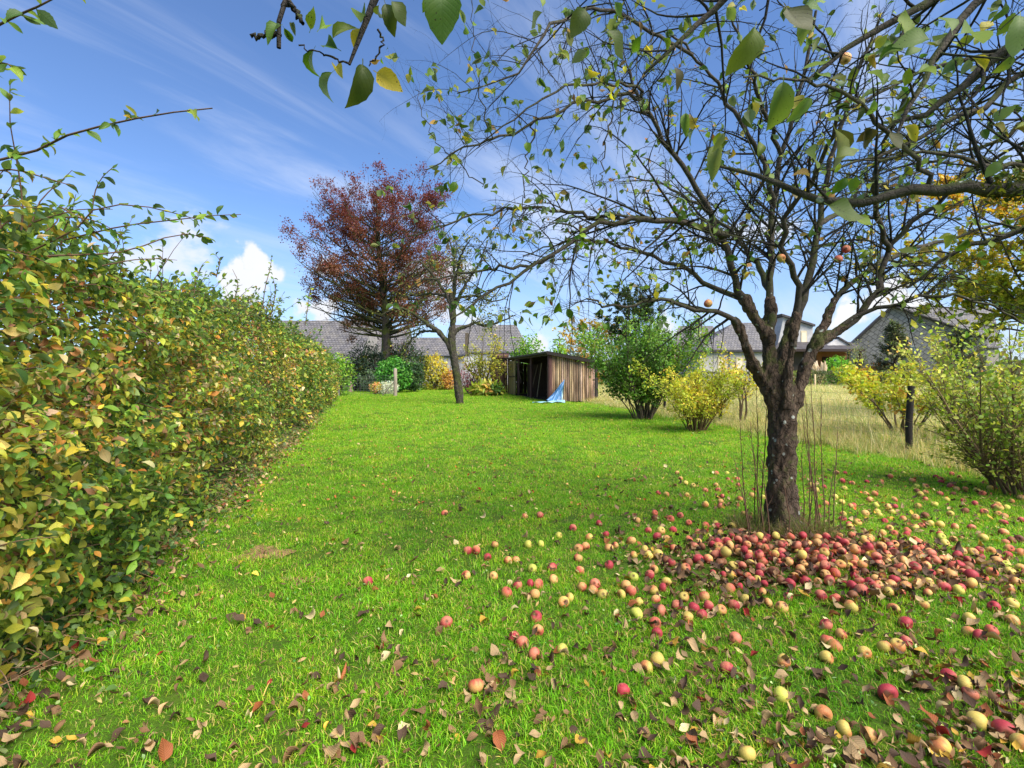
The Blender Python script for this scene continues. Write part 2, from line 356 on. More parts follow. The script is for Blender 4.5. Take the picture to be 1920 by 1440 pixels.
def slate_mat(name, c1, c2, sx, sy, axis='xz', rot=0.0, mort=.02, lichen=.3):
    m, nt, out = newmat(name); pos = nd(nt, 'ShaderNodeNewGeometry').outputs['Position']
    s = nd(nt, 'ShaderNodeSeparateXYZ', Vector=pos)
    uv = nd(nt, 'ShaderNodeCombineXYZ', X=s.outputs[0], Y=s.outputs[2]).outputs[0]
    uv = nd(nt, 'ShaderNodeMapping', Vector=uv, Rotation=(0, 0, rot)).outputs[0]
    br = nd(nt, 'ShaderNodeTexBrick', Vector=uv, Color1=(*c1, 1), Color2=(*c2, 1), Mortar=(*[x * .45 for x in c1], 1), Scale=1.0, Mortar_Size=mort, Mortar_Smooth=.3, Brick_Width=sx, Row_Height=sy)
    n = nd(nt, 'ShaderNodeTexNoise', Vector=pos, Scale=1.3, Detail=8.0, Roughness=.7).outputs['Fac']
    c = mixc(nt, math_(nt, 'MULTIPLY', smooth(nt, n, .42, .68), lichen), br.outputs['Color'], (.22, .20, .15))
    n2 = nd(nt, 'ShaderNodeTexNoise', Vector=pos, Scale=9.0, Detail=4.0).outputs['Fac']
    c = mixc(nt, .5, c, mixc(nt, 1.0, c, ramp(nt, n2, [(.3, (.6, .6, .6)), (.7, (1.4, 1.4, 1.4))]), 'MULTIPLY'))
    bm = nd(nt, 'ShaderNodeBump', Strength=.5, Distance=.02, Height=br.outputs['Fac']).outputs[0]
    finish(nt, out, nd(nt, 'ShaderNodeBsdfPrincipled', Base_Color=c, Roughness=.75, Specular_IOR_Level=.3, Normal=bm).outputs[0]); return m

M_HORN = leaf_mat('hornbeam_leaf', .36, .45, .4, .35, .45, .3)
M_APPLE_LEAF = leaf_mat('apple_leaf', .45, .5, .10, .3, 1.0, .4)
M_LEAF = leaf_mat('shrub_leaf', .4, .5)
M_DRY = leaf_mat('dead_leaf', .12, .7, .45, .3, .4)
M_GRASS = leaf_mat('grass_blade', .45, .5, 0, .3, patch=.8)
M_STRAW = leaf_mat('dry_grass', .35, .7, 0, .2)
M_BARK = bark_mat('apple_bark', (.032, .024, .018), (.165, .112, .076), .4, .6, stretch=.3, crack=.45)
M_LIMB = bark_mat('apple_limb_bark', (.034, .029, .024), (.125, .104, .08), .55, .45, 1.3, crack=.12)
M_TWIG = bark_mat('apple_twig', (.020, .018, .016), (.065, .056, .048), .42, .3, 2.5)
M_BARK2 = bark_mat('old_bark', (.03, .026, .02), (.13, .11, .085), .75, .3, .4)
M_STEM = col_mat('stem', .85, 40.0, .6, .4)
M_WOOD = col_mat('old_wood', .85, 6.0, .75, .6, .2, (9, 9, .5))
M_PLAIN = col_mat('painted', .7, 2.5, .35, .15)
M_SOIL = col_mat('soil', .95, 30.0, .8, 1.0, .1)
M_WIRE = col_mat('wire', .45, 30.0, .2, .1, .5)

# ================================================================= the setting
GREEN1, GREEN2, GREEN3 = (.05, .11, .010), (.08, .14, .014), (.085, .072, .028)
M_LAWN = turf_mat('turf', GREEN1, GREEN2, GREEN3)
M_FIELD = turf_mat('meadow_ground', (.30, .34, .17), (.18, .30, .09), (.40, .38, .25), .5)
M_LAND = turf_mat('land', (.07, .13, .02), (.10, .15, .03), (.13, .12, .05), .05)
def sheet(name, xs, ys, zf, mat, label):
    X, Y = np.meshgrid(xs, ys, indexing='ij'); Z = zf(X, Y); nx, ny = X.shape
    i, j = np.meshgrid(np.arange(nx - 1), np.arange(ny - 1), indexing='ij'); a = (i * ny + j).ravel()
    mb = MB(); mb.add(np.stack([X, Y, Z], -1).reshape(-1, 3), np.stack([a, a + ny, a + ny + 1, a + 1], 1))
    o = mb.build(name, mat, kind='structure'); o['label'] = label; return o
sheet('ground', np.linspace(-900, 900, 37), np.linspace(-300, 1500, 37), lambda x, y: 0 * x - .06, M_LAND, 'level farmland stretching to the horizon')
def lawn_sheet():
    ys = np.concatenate([np.arange(-3, 9, .14), np.arange(9, 46.5, .5)]); ts = np.linspace(0, 1, 90)
    Y = ys[:, None] + 0 * ts; lo, hi = hedge_x(Y) - .9, fence_x(Y) + .1; X = lo + (hi - lo) * ts
    Z = gz(X, Y); ny, nx = X.shape
    i, j = np.meshgrid(np.arange(ny - 1), np.arange(nx - 1), indexing='ij'); a = (i * nx + j).ravel()
    mb = MB(); mb.add(np.stack([X, Y, Z], -1).reshape(-1, 3), np.stack([a, a + 1, a + nx + 1, a + nx], 1))
    o = mb.build('lawn', M_LAWN, kind='structure'); o['label'] = 'bright green mown lawn running back between hedge and wire fence'
lawn_sheet()
sheet('field', np.linspace(3.0, 95, 60), np.linspace(-2, 50, 40), lambda x, y: np.where(x > fence_x(y) + .05, -.02 + .02 * np.sin(x) * np.sin(y * .8), -.05), M_FIELD, 'rough meadow of pale dry grass beyond the wire fence')
def soil_patch(px, py, rx, ry, label):
    x0, y0 = G(px, py); n, k = 7, 26; mb = MB(); V = []
    for i in range(n + 1):
        for j in range(k):
            a = j / k * 2 * np.pi; r = i / n * (1 + .25 * math.sin(3 * a + px) + .15 * math.sin(7 * a))
            x, y = x0 + rx * r * math.cos(a), y0 + ry * r * math.sin(a)
            V.append((x, y, float(gz(x, y)) + .006 + .008 * (1 - (i / n) ** 2) + rng.normal(0, .003)))
    Q = [[i * k + j, i * k + (j + 1) % k, (i + 1) * k + (j + 1) % k, (i + 1) * k + j] for i in range(n) for j in range(k)]
    mb.add(V, Q, s2l((138, 108, 80))); o = mb.build('soil_patch', M_SOIL, kind='structure'); o['label'] = label
    return (x0, y0, max(rx, ry))
SOIL = [soil_patch(492, 1038, .20, .17, 'bare patch of brown soil in the lawn near the hedge'), soil_patch(566, 1088, .10, .06, 'small worn earth spot in the lawn')]

# ================================================================= buildings far behind
M_SLATE = slate_mat('grey_slate', (.11, .107, .118), (.19, .18, .185), .36, .24, mort=.035, lichen=.4)
M_SLATE2 = slate_mat('pale_slate_cladding', (.25, .235, .215), (.31, .29, .27), .5, .5, rot=math.radians(45), mort=.035, lichen=.25)
M_TILE = slate_mat('dark_tile', (.055, .05, .055), (.085, .075, .08), .3, .3, lichen=.15)
M_GLASS = col_mat('window_glass', .12, 3.0, .1, .0, .6)
def prism_roof(mb, el, er, rl, rr, th=.18, c=None):  # one roof slope: eave left, eave right, ridge left, ridge right, with thickness
    p = np.array([el, er, rr, rl], float); q = p - [0, 0, th]
    mb.add(np.concatenate([p, q]), [[0, 1, 2, 3], [7, 6, 5, 4], [0, 4, 5, 1], [1, 5, 6, 2], [2, 6, 7, 3], [3, 7, 4, 0]], c)
def slab(mb, pts, depth, c):             # a flat outline of 4 points given thickness along +Y
    p = np.array(pts, float); q = p + [0, depth, 0]
    mb.add(np.concatenate([p, q]), [[0, 1, 2, 3], [7, 6, 5, 4], [0, 4, 5, 1], [1, 5, 6, 2], [2, 6, 7, 3], [3, 7, 4, 0]], c)
def pbox(px0, px1, py0, py1, Y, dep, c, mb=None):    # a box whose front face is seen between these pixels at distance Y
    a, b = P(px0, py1, Y), P(px1, py0, Y); mb = mb or MB()
    return mb.box((a[0], Y, a[2]), (b[0], Y + dep, b[2]), c)
def window(parent, px0, px1, py0, py1, Y, frame, pane, name='window'):
    w = pbox(px0, px1, py0, py1, Y - .06, .2, frame).build(name, M_PLAIN, parent, False)
    dx, dy = (px1 - px0) * .14, (py1 - py0) * .12
    pbox(px0 + dx, px1 - dx, py0 + dy, py1 - dy, Y - .075, .05, pane).build('pane', M_GLASS, w, False)
# slate barns behind the copper beech
C_STONE, C_WHITE = s2l((150, 146, 140)), s2l((196, 196, 200))
def barn(label, x0, x1, ye, yr, Ye, Yr, wallcol, rx0=None, rx1=None, base=0.0, cladding=0):
    a, b, c, d = P(x0, ye, Ye), P(x1, ye, Ye), P(rx0 or x0, yr, Yr), P(rx1 or x1, yr, Yr)
    if rx0 is None: c[0] = a[0]
    if rx1 is None: d[0] = b[0]
    c[2] = d[2]; t = thing('barn', label, 'barn', ((a[0] + b[0]) / 2, Ye, 0))
    mb = MB(); prism_roof(mb, a, b, c, d); e = d.copy(); g = c.copy(); back = 2 * (Yr - Ye)
    prism_roof(mb, [c[0], Yr, c[2]], [d[0], Yr, d[2]], [a[0], Ye + back, a[2]], [b[0], Ye + back, b[2]])
    mb.build('roof', M_SLATE, t, False)
    MB().box((a[0] + .15, Ye + .3, base - .1), (b[0] - .15, Ye + back - .3, a[2] - .12), wallcol).build('wall', M_PLAIN, t, False)
    for s, q, e_ in ((a[0] + .2, c, -1), (b[0] - .2, d, 1)):
        mb = MB()
        slab_pts = [(s - .1, Ye + .3, a[2] - .2), (s - .1, Ye + back - .3, a[2] - .2), (q[0] - e_ * .2 - .1, Yr, q[2] - .25), (q[0] - e_ * .2 - .1, Yr - .01, q[2] - .25)]
        p = np.array(slab_pts); p2 = p + [.2, 0, 0]
        mb.add(np.concatenate([p, p2]), [[0, 1, 2, 3], [7, 6, 5, 4], [0, 4, 5, 1], [1, 5, 6, 2], [2, 6, 7, 3], [3, 7, 4, 0]], wallcol)
        mb.build('gable', M_PLAIN, t, False)
    gut = MB(); tubes(gut, np.array([[[a[0], Ye - .05, a[2] - .08], [b[0], Ye - .05, b[2] - .08]]]), np.full((1, 2), .09), 6, s2l((70, 72, 76))); gut.build('gutter', M_WIRE, t)
    if cladding:
        n = cladding
        for i in range(n):
            xa = a[0] + .2 + (b[0] - a[0] - .4) * i / n; xb = a[0] + .2 + (b[0] - a[0] - .4) * (i + 1) / n - .06
            MB().box((xa, Ye + .18 + .03 * (i % 2), base), (xb, Ye + .32, a[2] - .2), wallcol * rng.uniform(.85, 1.1)).build('cladding_board', M_PLAIN, t, False)
    return t
barn('broad grey slate barn roof showing behind the yellowing hedge end', 470, 671, 682, 601, 52, 58, C_STONE)
pbox(660, 667, 591, 606, 57.9, .6, s2l((120, 116, 112))).build('chimney', M_PLAIN, [o for o in COL.objects if o.name == 'barn'][0], False)
barn('middle grey roof with a square end behind the copper beech trunk', 671, 756, 662, 617, 58, 62, C_STONE)
barn('long low slate roofed barn with pale board wall between the two trees', 756, 872, 666, 633, 56, 60.5, s2l((176, 172, 176)), cladding=18)
hb = barn('half hipped slate barn rising behind the wooden shed', 846, 994, 660, 609, 60, 65, C_WHITE, 850, 968, cladding=14)
pbox(930, 934, 603, 611, 64.8, .5, s2l((200, 198, 195))).build('chimney', M_PLAIN, hb, False)
pbox(872, 878, 624, 668, 55.2, .6, s2l((96, 86, 74))).build('chimney', M_PLAIN, [o for o in COL.objects if o.name == 'barn.002'][0], False)

# houses beyond the meadow
CREAM, RENDER = s2l((196, 180, 144)), s2l((180, 175, 168))
def far_house():
    Y = 72; t = thing('house', 'cream gabled house with slate roof and skylights furthest beyond the meadow', 'house', P(1310, 690, Y) * [1, 1, 0])
    a, b = P(1262, 648, Y), P(1350, 648, Y); c, d = P(1272, 611, Y + 4), P(1337, 611, Y + 4)
    mb = MB(); prism_roof(mb, a, b, c, d); rf = mb.build('roof', M_SLATE, t, False)
    for px in (1302, 1313): pbox(px - 3, px + 3, 621, 628, Y + 2.2, .5, s2l((225, 230, 238))).build('skylight', M_GLASS, rf, False)
    ch = pbox(1310, 1317, 600, 620, Y + 3.4, 1, s2l((110, 110, 114))).build('chimney', M_PLAIN, rf, False)
    MB().box((a[0] + .3, Y + .3, 0), (b[0] - .3, Y + 7, a[2] - .1), CREAM).build('wall', M_PLAIN, t, False)
    g = MB(); slab(g, [P(1303, 692, Y - 2), P(1377, 692, Y - 2), P(1345, 622, Y - 2), P(1336, 622, Y - 2)], 2.5, CREAM); g.build('gable', M_PLAIN, t, False)
    mb = MB(); prism_roof(mb, P(1300, 662, Y - 2.2), P(1300, 662, Y - 2.2) + [0, 3, 0], P(1340.5, 619, Y - 2.2), P(1340.5, 619, Y - 2.2) + [0, 3, 0], .25)
    mb.build('verge', M_SLATE, t, False)
far_house()
def bungalow():
    Y = 56; t = thing('bungalow', 'low white rendered bungalow with lichened slate roof and closed shutters', 'house', P(1365, 690, Y) * [1, 1, 0])
    a, b = P(1309, 657, Y), P(1452, 657, Y); c, d = P(1376, 605, Y + 4.5), P(1450, 605, Y + 4.5)
    mb = MB(); prism_roof(mb, a, b, c, d, .2); prism_roof(mb, a + [0, 9, 0], a, c, c + [0, .02, 0], .2); mb.build('roof', M_SLATE, t, False)
    MB().box((a[0] + .35, Y + .4, 0), (b[0], Y + 8.5, a[2] - .1), RENDER).build('wall', M_PLAIN, t, False)
    pbox(1309, 1452, 656, 659.5, Y - .12, .12, s2l((64, 62, 66))).build('gutter', M_PLAIN, t, False)
    mb = MB(); q = P(1368, 659, Y + .3); tubes(mb, np.array([[[q[0], Y + .3, 0], [q[0], Y + .3, q[2]]]]), np.full((1, 2), .07), 6, s2l((120, 124, 130))); mb.build('drainpipe', M_WIRE, t)
    for x0, x1 in ((1346, 1358.5), (1380, 1394), (1404, 1418)): window(t, x0, x1, 669, 693, Y + .4, s2l((205, 186, 150)), s2l((228, 214, 186)), 'window')
bungalow()
def porch_house():
    Y = 58; t = thing('house', 'white house with dark tiled porch roof and orange wall behind the apple tree', 'house', P(1530, 690, Y) * [1, 1, 0])
    g = MB(); slab(g, [P(1448, 694, Y + 2), P(1526, 694, Y + 2), P(1524, 606, Y + 2), P(1470, 590, Y + 2)], 5, s2l((180, 178, 176))); g.build('wall', M_PLAIN, t, False)
    mb = MB(); prism_roof(mb, P(1529, 608, Y + 1.6), P(1529, 608, Y + 1.6) + [0, 6, 0], P(1466, 588, Y + 1.6), P(1466, 588, Y + 1.6) + [0, 6, 0], .25); mb.build('roof', M_TILE, t, False)
    window(t, 1502, 1513, 620, 648, Y + 2, s2l((214, 200, 165)), s2l((226, 214, 184)))
    mb = MB(); prism_roof(mb, P(1448, 656, Y - 1.5), P(1622, 655, Y - 1.5), P(1462, 641, Y + 2), P(1596, 641, Y + 2), .22); mb.build('porch_roof', M_TILE, t, False)
    pbox(1448, 1622, 654.5, 659, Y - 1.62, .12, s2l((58, 46, 42))).build('fascia', M_PLAIN, t, False)
    g = MB(); slab(g, [P(1548, 650, Y + .4), P(1606, 650, Y + .4), P(1577, 634, Y + .4), P(1573, 634, Y + .4)], .4, s2l((205, 200, 195))); g.build('gable', M_PLAIN, t, False)
    mb = MB(); prism_roof(mb, P(1610, 653, Y + .2), P(1610, 653, Y + .2) + [0, 1, 0], P(1573, 631, Y + .2), P(1573, 631, Y + .2) + [0, 1, 0], .2); mb.build('verge', M_TILE, t, False)
    pbox(1531, 1588, 657, 694, Y + .8, 1.0, s2l((170, 106, 62))).build('orange_wall', M_PLAIN, t, False)
    pbox(1448, 1531, 657, 694, Y + .82, 1.0, s2l((96, 84, 76))).build('porch_wall', M_PLAIN, t, False)
    pbox(1543, 1554, 669, 694, Y + .66, .2, s2l((70, 42, 32))).build('door', M_PLAIN, t, False)
    window(t, 1562, 1575, 671, 684, Y + .8, s2l((92, 78, 70)), s2l((70, 84, 96)))
    for px in (1592, 1613): pbox(px, px + 3, 658, 694, Y - 1.2, .3, s2l((90, 66, 52))).build('porch_post', M_PLAIN, t, False)
porch_house()
def grey_barn():
    t = thing('barn', 'big grey barn clad in diamond slates beyond the meadow', 'barn', P(1700, 690, 58) * [1, 1, 0])
    le, ap, re_ = P(1604, 638, 61), P(1673, 574, 59), P(1850, 634, 54.5)
    mb = MB(); L, R_ = le * [1, 1, 0], re_ * [1, 1, 0]; mid = np.array([ap[0], ap[1], 0.0])
    mb.add([L, mid, ap, le], [[0, 1, 2, 3]]); mb.add([mid, R_, re_, ap], [[0, 1, 2, 3]]); 
    back = np.array([9.0, 15.0, 0])
    mb.add([L, le, le + back, L + back], [[0, 1, 2, 3]]); mb.add([R_, R_ + back, re_ + back, re_], [[0, 1, 2, 3]])
    mb.build('gable_wall', M_SLATE2, t, False)
    o = nrm(np.array([-.5, -.8, 0])) * .35; mb = MB(); up = np.array([0, 0, .12])
    prism_roof(mb, le + o + up, le + back + up, ap + o + up, ap + back + up, .28); prism_roof(mb, re_ + o + up, re_ + back + up, ap + o + up, ap + back + up, .28)
    mb.build('roof', M_SLATE, t, False)
    mb = MB(); prism_roof(mb, P(1690, 650, 66), P(1880, 650, 66), P(1676, 575, 72), P(1860, 575, 72), .2); mb.build('rear_roof', M_SLATE, t, False)
    a, b = P(1700, 650, 66), P(1878, 650, 66); MB().box((a[0], 66.4, 0), (b[0], 75, a[2] - .1), s2l((150, 142, 132))).build('rear_wall', M_PLAIN, t, False)
    mb = MB()
    for e in (le, re_): tubes(mb, np.array([[e + o * 1.2, ap + o * 1.2]]), np.full((1, 2), .16), 5, s2l((70, 66, 64)))
    mb.build('verge', M_PLAIN, t)
    window(t, 1704, 1717, 648, 663, 57.75, s2l((150, 155, 150)), s2l((60, 78, 84)))
    window(t, 1690, 1697, 652, 664, 58.2, s2l((120, 120, 116)), s2l((50, 60, 66)))
grey_barn()
def utility_pole():
    q = P(1049, 700, 72) * [1, 1, 0]; t = thing('utility_pole', 'thin wooden utility pole with cross arm beyond the shed roof', 'pole', tuple(q)); h = P(1049, 631, 72)[2]
    mb = MB(); tubes(mb, np.array([[q, q + [0, 0, h]]]), np.array([[.14, .10]]), 7, s2l((84, 76, 70))); mb.build('post', M_WOOD, t)
    for z in (h - .5, h - 1.3): MB().box((q[0] - 1.0, q[1] - .06, z), (q[0] + 1.0, q[1] + .06, z + .12), s2l((84, 76, 70))).build('cross_arm', M_WOOD, t, False)
    mb = MB(); xs = np.linspace(0, 1, 14); a, b = q + [0, 0, h - .4], np.array([q[0] + 34, q[1] + 2, h - .8]); p = a + (b - a) * xs[:, None]; p[:, 2] -= 1.0 * np.sin(xs * np.pi); tubes(mb, p[None], np.full((1, 14), .02), 3, s2l((60, 60, 64))); mb.build('cable', M_WIRE, t)
utility_pole()

# ================================================================= the wooden shed
def shed():
    o0 = np.array([1.80, 23.6, 0]); u = np.array([.98, .198, 0]); v = np.array([-.198, .98, 0])
    M = np.eye(4); M[:3, 0], M[:3, 1], M[:3, 3] = u, v, o0
    t = thing('shed', 'weathered open fronted plank shed with sloping tin roof on the lawn', 'shed', tuple(o0))
    W, L, H1, H2 = 2.28, 10.3, 2.38, 1.98
    roof_z = lambda x: H1 + (H2 - H1) * x / W
    n = 21; x = .04
    for i in range(n):                     # waney slab boards of the end wall, each its own plank
        w = W / n * rng.uniform(.85, 1.12); x1 = min(x + w, W)
        tone = s2l((164, 138, 112)) * rng.uniform(.5, 1.35) * np.array([1, rng.uniform(.93, 1.08), rng.uniform(.85, 1.2)])
        mb = MB(); zs = np.linspace(.03 + rng.uniform(0, .05), roof_z((x + x1) / 2) - .04, 9); k = 5; ph = rng.uniform(0, 9); V = []
        for z in zs:
            for j in range(k):
                s = j / (k - 1); wob = .008 * math.sin(z * 5 + ph) * (1 if s > .5 else -1)
                V.append((x + .006 + (x1 - x - .012) * s + wob, -.035 - .04 * math.sin(math.pi * s) + rng.normal(0, .002), z))
        for z in zs: V += [(x1 - .006, .02, z), (x + .006, .02, z)]
        V = np.array(V); nz = len(zs); Q = [[i2 * k + j, i2 * k + j + 1, (i2 + 1) * k + j + 1, (i2 + 1) * k + j] for i2 in range(nz - 1) for j in range(k - 1)]
        b0 = nz * k
        for i2 in range(nz - 1):
            Q += [[i2 * k + k - 1, b0 + i2 * 2, b0 + i2 * 2 + 2, (i2 + 1) * k + k - 1], [b0 + i2 * 2, b0 + i2 * 2 + 1, b0 + i2 * 2 + 3, b0 + i2 * 2 + 2], [b0 + i2 * 2 + 1, i2 * k, (i2 + 1) * k, b0 + i2 * 2 + 3]]
        shade = np.where((V[:, :1] - x) / (x1 - x) > .86, .5, 1.0)   # dark bark left along one edge
        st = rng.uniform(.15, .8); shade = shade * (1 - .5 * np.clip(1 - V[:, 2:] / st, 0, 1) * rng.uniform(.3, 1)) * (1 + .12 * np.sin(V[:, 2:] * 4 + ph))   # rising damp stain
        mb.add(V @ M[:3, :3].T + M[:3, 3], Q, tone * shade); mb.build('board', M_WOOD, t); x = x1
    def bx(name, lo, hi, c, mat=M_WOOD, parent=t): return MB().box(lo, hi, s2l(c), M).build(name, mat, parent, False)
    def post(y, x=.0, r=.085, c=(94, 66, 58), h=None):
        mb = MB(); q = np.array([[x, y, -.05], [x + .01, y, 1.2], [x, y, h or H1 - .05]]) @ M[:3, :3].T + M[:3, 3]
        tubes(mb, q[None], np.array([[r * 1.05, r, r * .95]]), 10, s2l(c)); mb.build('post', M_WOOD, t)
    post(.0, .0, .12, (88, 62, 58)); post(3.75); post(7.0); post(10.2)
    bx('corner_board', (-.02, -.09, .02), (.10, -.05, H1 - .05), (96, 74, 66))
    bx('end_post', (W + .0, -.06, 0), (W + .1, .06, H2), (62, 56, 54))
    # back wall, partitions and the panels that close the far bays
    for i in range(34):
        y = .15 + i * .3
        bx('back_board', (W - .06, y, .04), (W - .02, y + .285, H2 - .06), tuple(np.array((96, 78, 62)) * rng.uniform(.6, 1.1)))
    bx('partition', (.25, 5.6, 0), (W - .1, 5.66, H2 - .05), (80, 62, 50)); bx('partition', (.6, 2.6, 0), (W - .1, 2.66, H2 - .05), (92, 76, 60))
    for i in range(6): bx('panel_board', (-.03, 8.05 + i * .34, .03), (.03, 8.05 + i * .34 + .325, H1 - .16), tuple(np.array((172, 152, 106)) * rng.uniform(.75, 1.08)))
    bx('panel_rail', (-.05, 8.0, 1.15), (-.032, 10.2, 1.23), (84, 70, 52))
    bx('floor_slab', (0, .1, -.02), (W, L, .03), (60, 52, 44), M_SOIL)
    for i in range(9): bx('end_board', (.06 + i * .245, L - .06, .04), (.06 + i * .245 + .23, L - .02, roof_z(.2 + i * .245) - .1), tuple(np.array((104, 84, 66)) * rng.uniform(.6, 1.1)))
    for z in (H1 - .12,): bx('top_beam', (-.06, -.05, z), (.06, L, z + .11), (84, 70, 56))
    for y in np.linspace(.4, L - .3, 9):
        p = np.array([[0, y, H1 - .04], [W, y, H2 - .05]]) @ M[:3, :3].T + M[:3, 3]; mb = MB(); tubes(mb, p[None], np.full((1, 2), .045), 5, s2l((76, 62, 50))); mb.build('rafter', M_WOOD, t)
    # corrugated roof sheets
    yy = np.linspace(-.28, L + .15, 60)
    for s0, s1 in zip(np.linspace(-.22, W + .24, 6)[:-1], np.linspace(-.22, W + .24, 6)[1:]):
        xs = np.linspace(s0, s1 + .02, 13); X, Yg = np.meshgrid(xs, yy, indexing='ij'); Z = roof_z(X) + .03 + .014 * np.sin(Yg * 2 * np.pi / .35) + .004 * (s0 > 0)
        V = np.stack([X, Yg, Z], -1).reshape(-1, 3); V2 = V - [0, 0, .012]; ny = len(yy); nx = len(xs)
        i, j = np.meshgrid(np.arange(nx - 1), np.arange(ny - 1), indexing='ij'); a = (i * ny + j).ravel(); q = np.stack([a, a + ny, a + ny + 1, a + 1], 1)
        mb = MB(); tone = s2l((92, 90, 84)) * rng.uniform(.8, 1.15); mb.add(V @ M[:3, :3].T + M[:3, 3], q, tone); mb.add(V2 @ M[:3, :3].T + M[:3, 3], q[:, ::-1], s2l((70, 60, 52)))
        mb.build('roof_sheet', M_PLAIN, t)
    bx('fascia', (-.24, -.27, H1 - .03), (-.2, L, H1 + .05), (88, 82, 70))
    p = np.array([[-.22, -.29, roof_z(-.22) - .0], [W + .24, -.29, roof_z(W + .24)]]); q = p @ M[:3, :3].T + M[:3, 3]
    mb = MB(); mb.box((0, 0, 0), (1, 1, 1)); mb = MB(); slabp = np.array([q[0] - [0, 0, .12], q[1] - [0, 0, .12], q[1] + [0, 0, .03], q[0] + [0, 0, .03]]); slab(mb, slabp, .05, s2l((44, 40, 36))); mb.build('verge_board', M_WOOD, t, False)
    # firewood, poles and boards stored inside
    def inside(p): return np.asarray(p, float) @ M[:3, :3].T + M[:3, 3]
    k = 0
    lg = []
    for i in range(20):
        x = rng.uniform(.35, 1.4); y = rng.uniform(.5, 3.2); z = .06 + rng.uniform(0, .55) * (1 - x * .2); a = rng.uniform(-.6, .6)
        mb = MB(); l = rng.uniform(.25, .5); d = np.array([math.cos(a), math.sin(a), rng.uniform(-.15, .35)]) * l / 2
        tubes(mb, np.stack([inside([x, y, z] - d), inside([x, y, z] + d)])[None], np.full((1, 2), rng.uniform(.03, .07)), 7, s2l((150, 124, 96)) * rng.uniform(.35, 1.1))
        q = inside([x, y, z]); lg.append((q[0] / q[1], mb.build('log', M_WOOD)))
    for k, (_, o) in enumerate(sorted(lg, key=lambda e: e[0])): tag(o, f'split log in the firewood heap inside the open shed, {ORD[k]} from the left', 'log', 'logs heaped inside the shed')
    for i, (a, b, c) in enumerate((([.5, 4.4, .05], [.9, 4.9, 2.0], (170, 150, 112)), ([.3, 5.2, .05], [.8, 5.4, 1.9], (120, 100, 76)), ([.45, 1.6, .05], [1.0, 2.3, 1.9], (150, 126, 96)), ([.35, 6.1, .05], [.7, 6.6, 2.0], (136, 118, 90)))):
        mb = MB(); tubes(mb, np.stack([inside(a), inside(b)])[None], np.full((1, 2), .028), 6, s2l(c))
        tag(mb.build('pole', M_WOOD), ('tallest pale pole leaning inside the shed', 'grey brown pole leaning on the shed partition', 'pole leaning behind the shed corner post', 'thin pole leaning in the furthest shed bay')[i], 'pole')
    mb = MB(); mb.box((.5, 1.2, .1), (.56, 1.9, 1.0), s2l((150, 142, 130)), M); tag(mb.build('board_offcut', M_WOOD, None, False), 'pale grey board offcut standing among the firewood', 'board')
    # blue tarpaulin hung from the end wall corner, its tail spread on the grass
    tp = inside; A = tp([.70, -.14, 1.1]); B = tp([-.28, -.55, .16]); C_ = tp([.46, -.42, .08]); n = 18; V = []; 
    for i in range(n + 1):
        for j in range(n + 1):
            s, r = i / n, j / n; p = A + (B - A) * s * (1 - r) + (C_ - A) * s * r
            p = p + np.array([.03 * s * math.sin(r * 17 + s * 5), -.09 * math.sin(r * 11 + s * 4) * s - .05 * math.sin(s * 7) - .03 * math.sin(r * 23 - s * 9) * s, .03 * math.sin(r * 13 + s * 6) - .06 * s * abs(math.sin(r * 9))]); V.append(p)
    Q = [[i * (n + 1) + j, i * (n + 1) + j + 1, (i + 1) * (n + 1) + j + 1, (i + 1) * (n + 1) + j] for i in range(n) for j in range(n)]
    V = np.array(V); mb = MB(); cc = np.where((np.tile(np.arange(n + 1), n + 1) > n - 2)[:, None], s2l((120, 156, 155)), s2l((72, 118, 164))); mb.add(V, Q, cc)
    tail = []; m = 22
    for i in range(m + 1):
        for j in range(9):
            s, r = i / m, j / 8; x = -1.0 + 1.5 * s; w = .10 + .24 * s
            p = tp([x, -.62 - w * (r - .35) + .05 * math.sin(s * 11), .03 + .05 * abs(math.sin(s * 9 + r * 4)) + .10 * s * math.exp(-((r - .6) / .3) ** 2)]); tail.append(p)
    Q = [[i * 9 + j, i * 9 + j + 1, (i + 1) * 9 + j + 1, (i + 1) * 9 + j] for i in range(m) for j in range(8)]
    mb2 = MB(); mb2.add(tail, Q, s2l((130, 176, 190)))
    tt = thing('tarpaulin', 'crumpled blue plastic tarpaulin hanging off the shed corner', 'tarpaulin', tuple(C_))
    mt = col_mat('blue_tarpaulin', .4, 9.0, .45, .6, .5); mb.build('hanging_sheet', mt, tt); mb2.build('crumpled_tail', mt, tt)
    fr = MB(); st = tp([.35, -.5, .12]) + rng.normal(0, .08, (26, 3)) * [1, .4, .4]; q = grow(st, rng.normal(0, .5, (26, 3)) + [0, -.4, -.5], np.full(26, .28), 5, .35)
    q[..., 2] = np.maximum(q[..., 2], .02); tubes(fr, q, np.full((26, 5), .008), 3, s2l((200, 205, 190))); fr.build('frayed_edge', mt, tt, kind='stuff')
    # the older hut at the far end
    Y = 34.2; h = thing('hut', 'narrow brown hut with a door joined to the far end of the shed', 'hut', P(937, 737, Y) * [1, 1, 0])
    pbox(922.5, 951, 667, 741, Y + .2, 2, s2l((120, 104, 74))).build('wall', M_WOOD, h, False)
    for i in range(6): pbox(929 + i * 2.6, 931.3 + i * 2.6, 671, 737, Y + .1, .1, s2l((112, 88, 74)) * rng.uniform(.6, 1.1)).build('door_board', M_WOOD, h, False)
    for px in (921.8, 926.8, 945, 949.5): pbox(px, px + 1.8, 668, 738, Y + .05, .16, s2l((66, 46, 42))).build('post', M_WOOD, h, False)
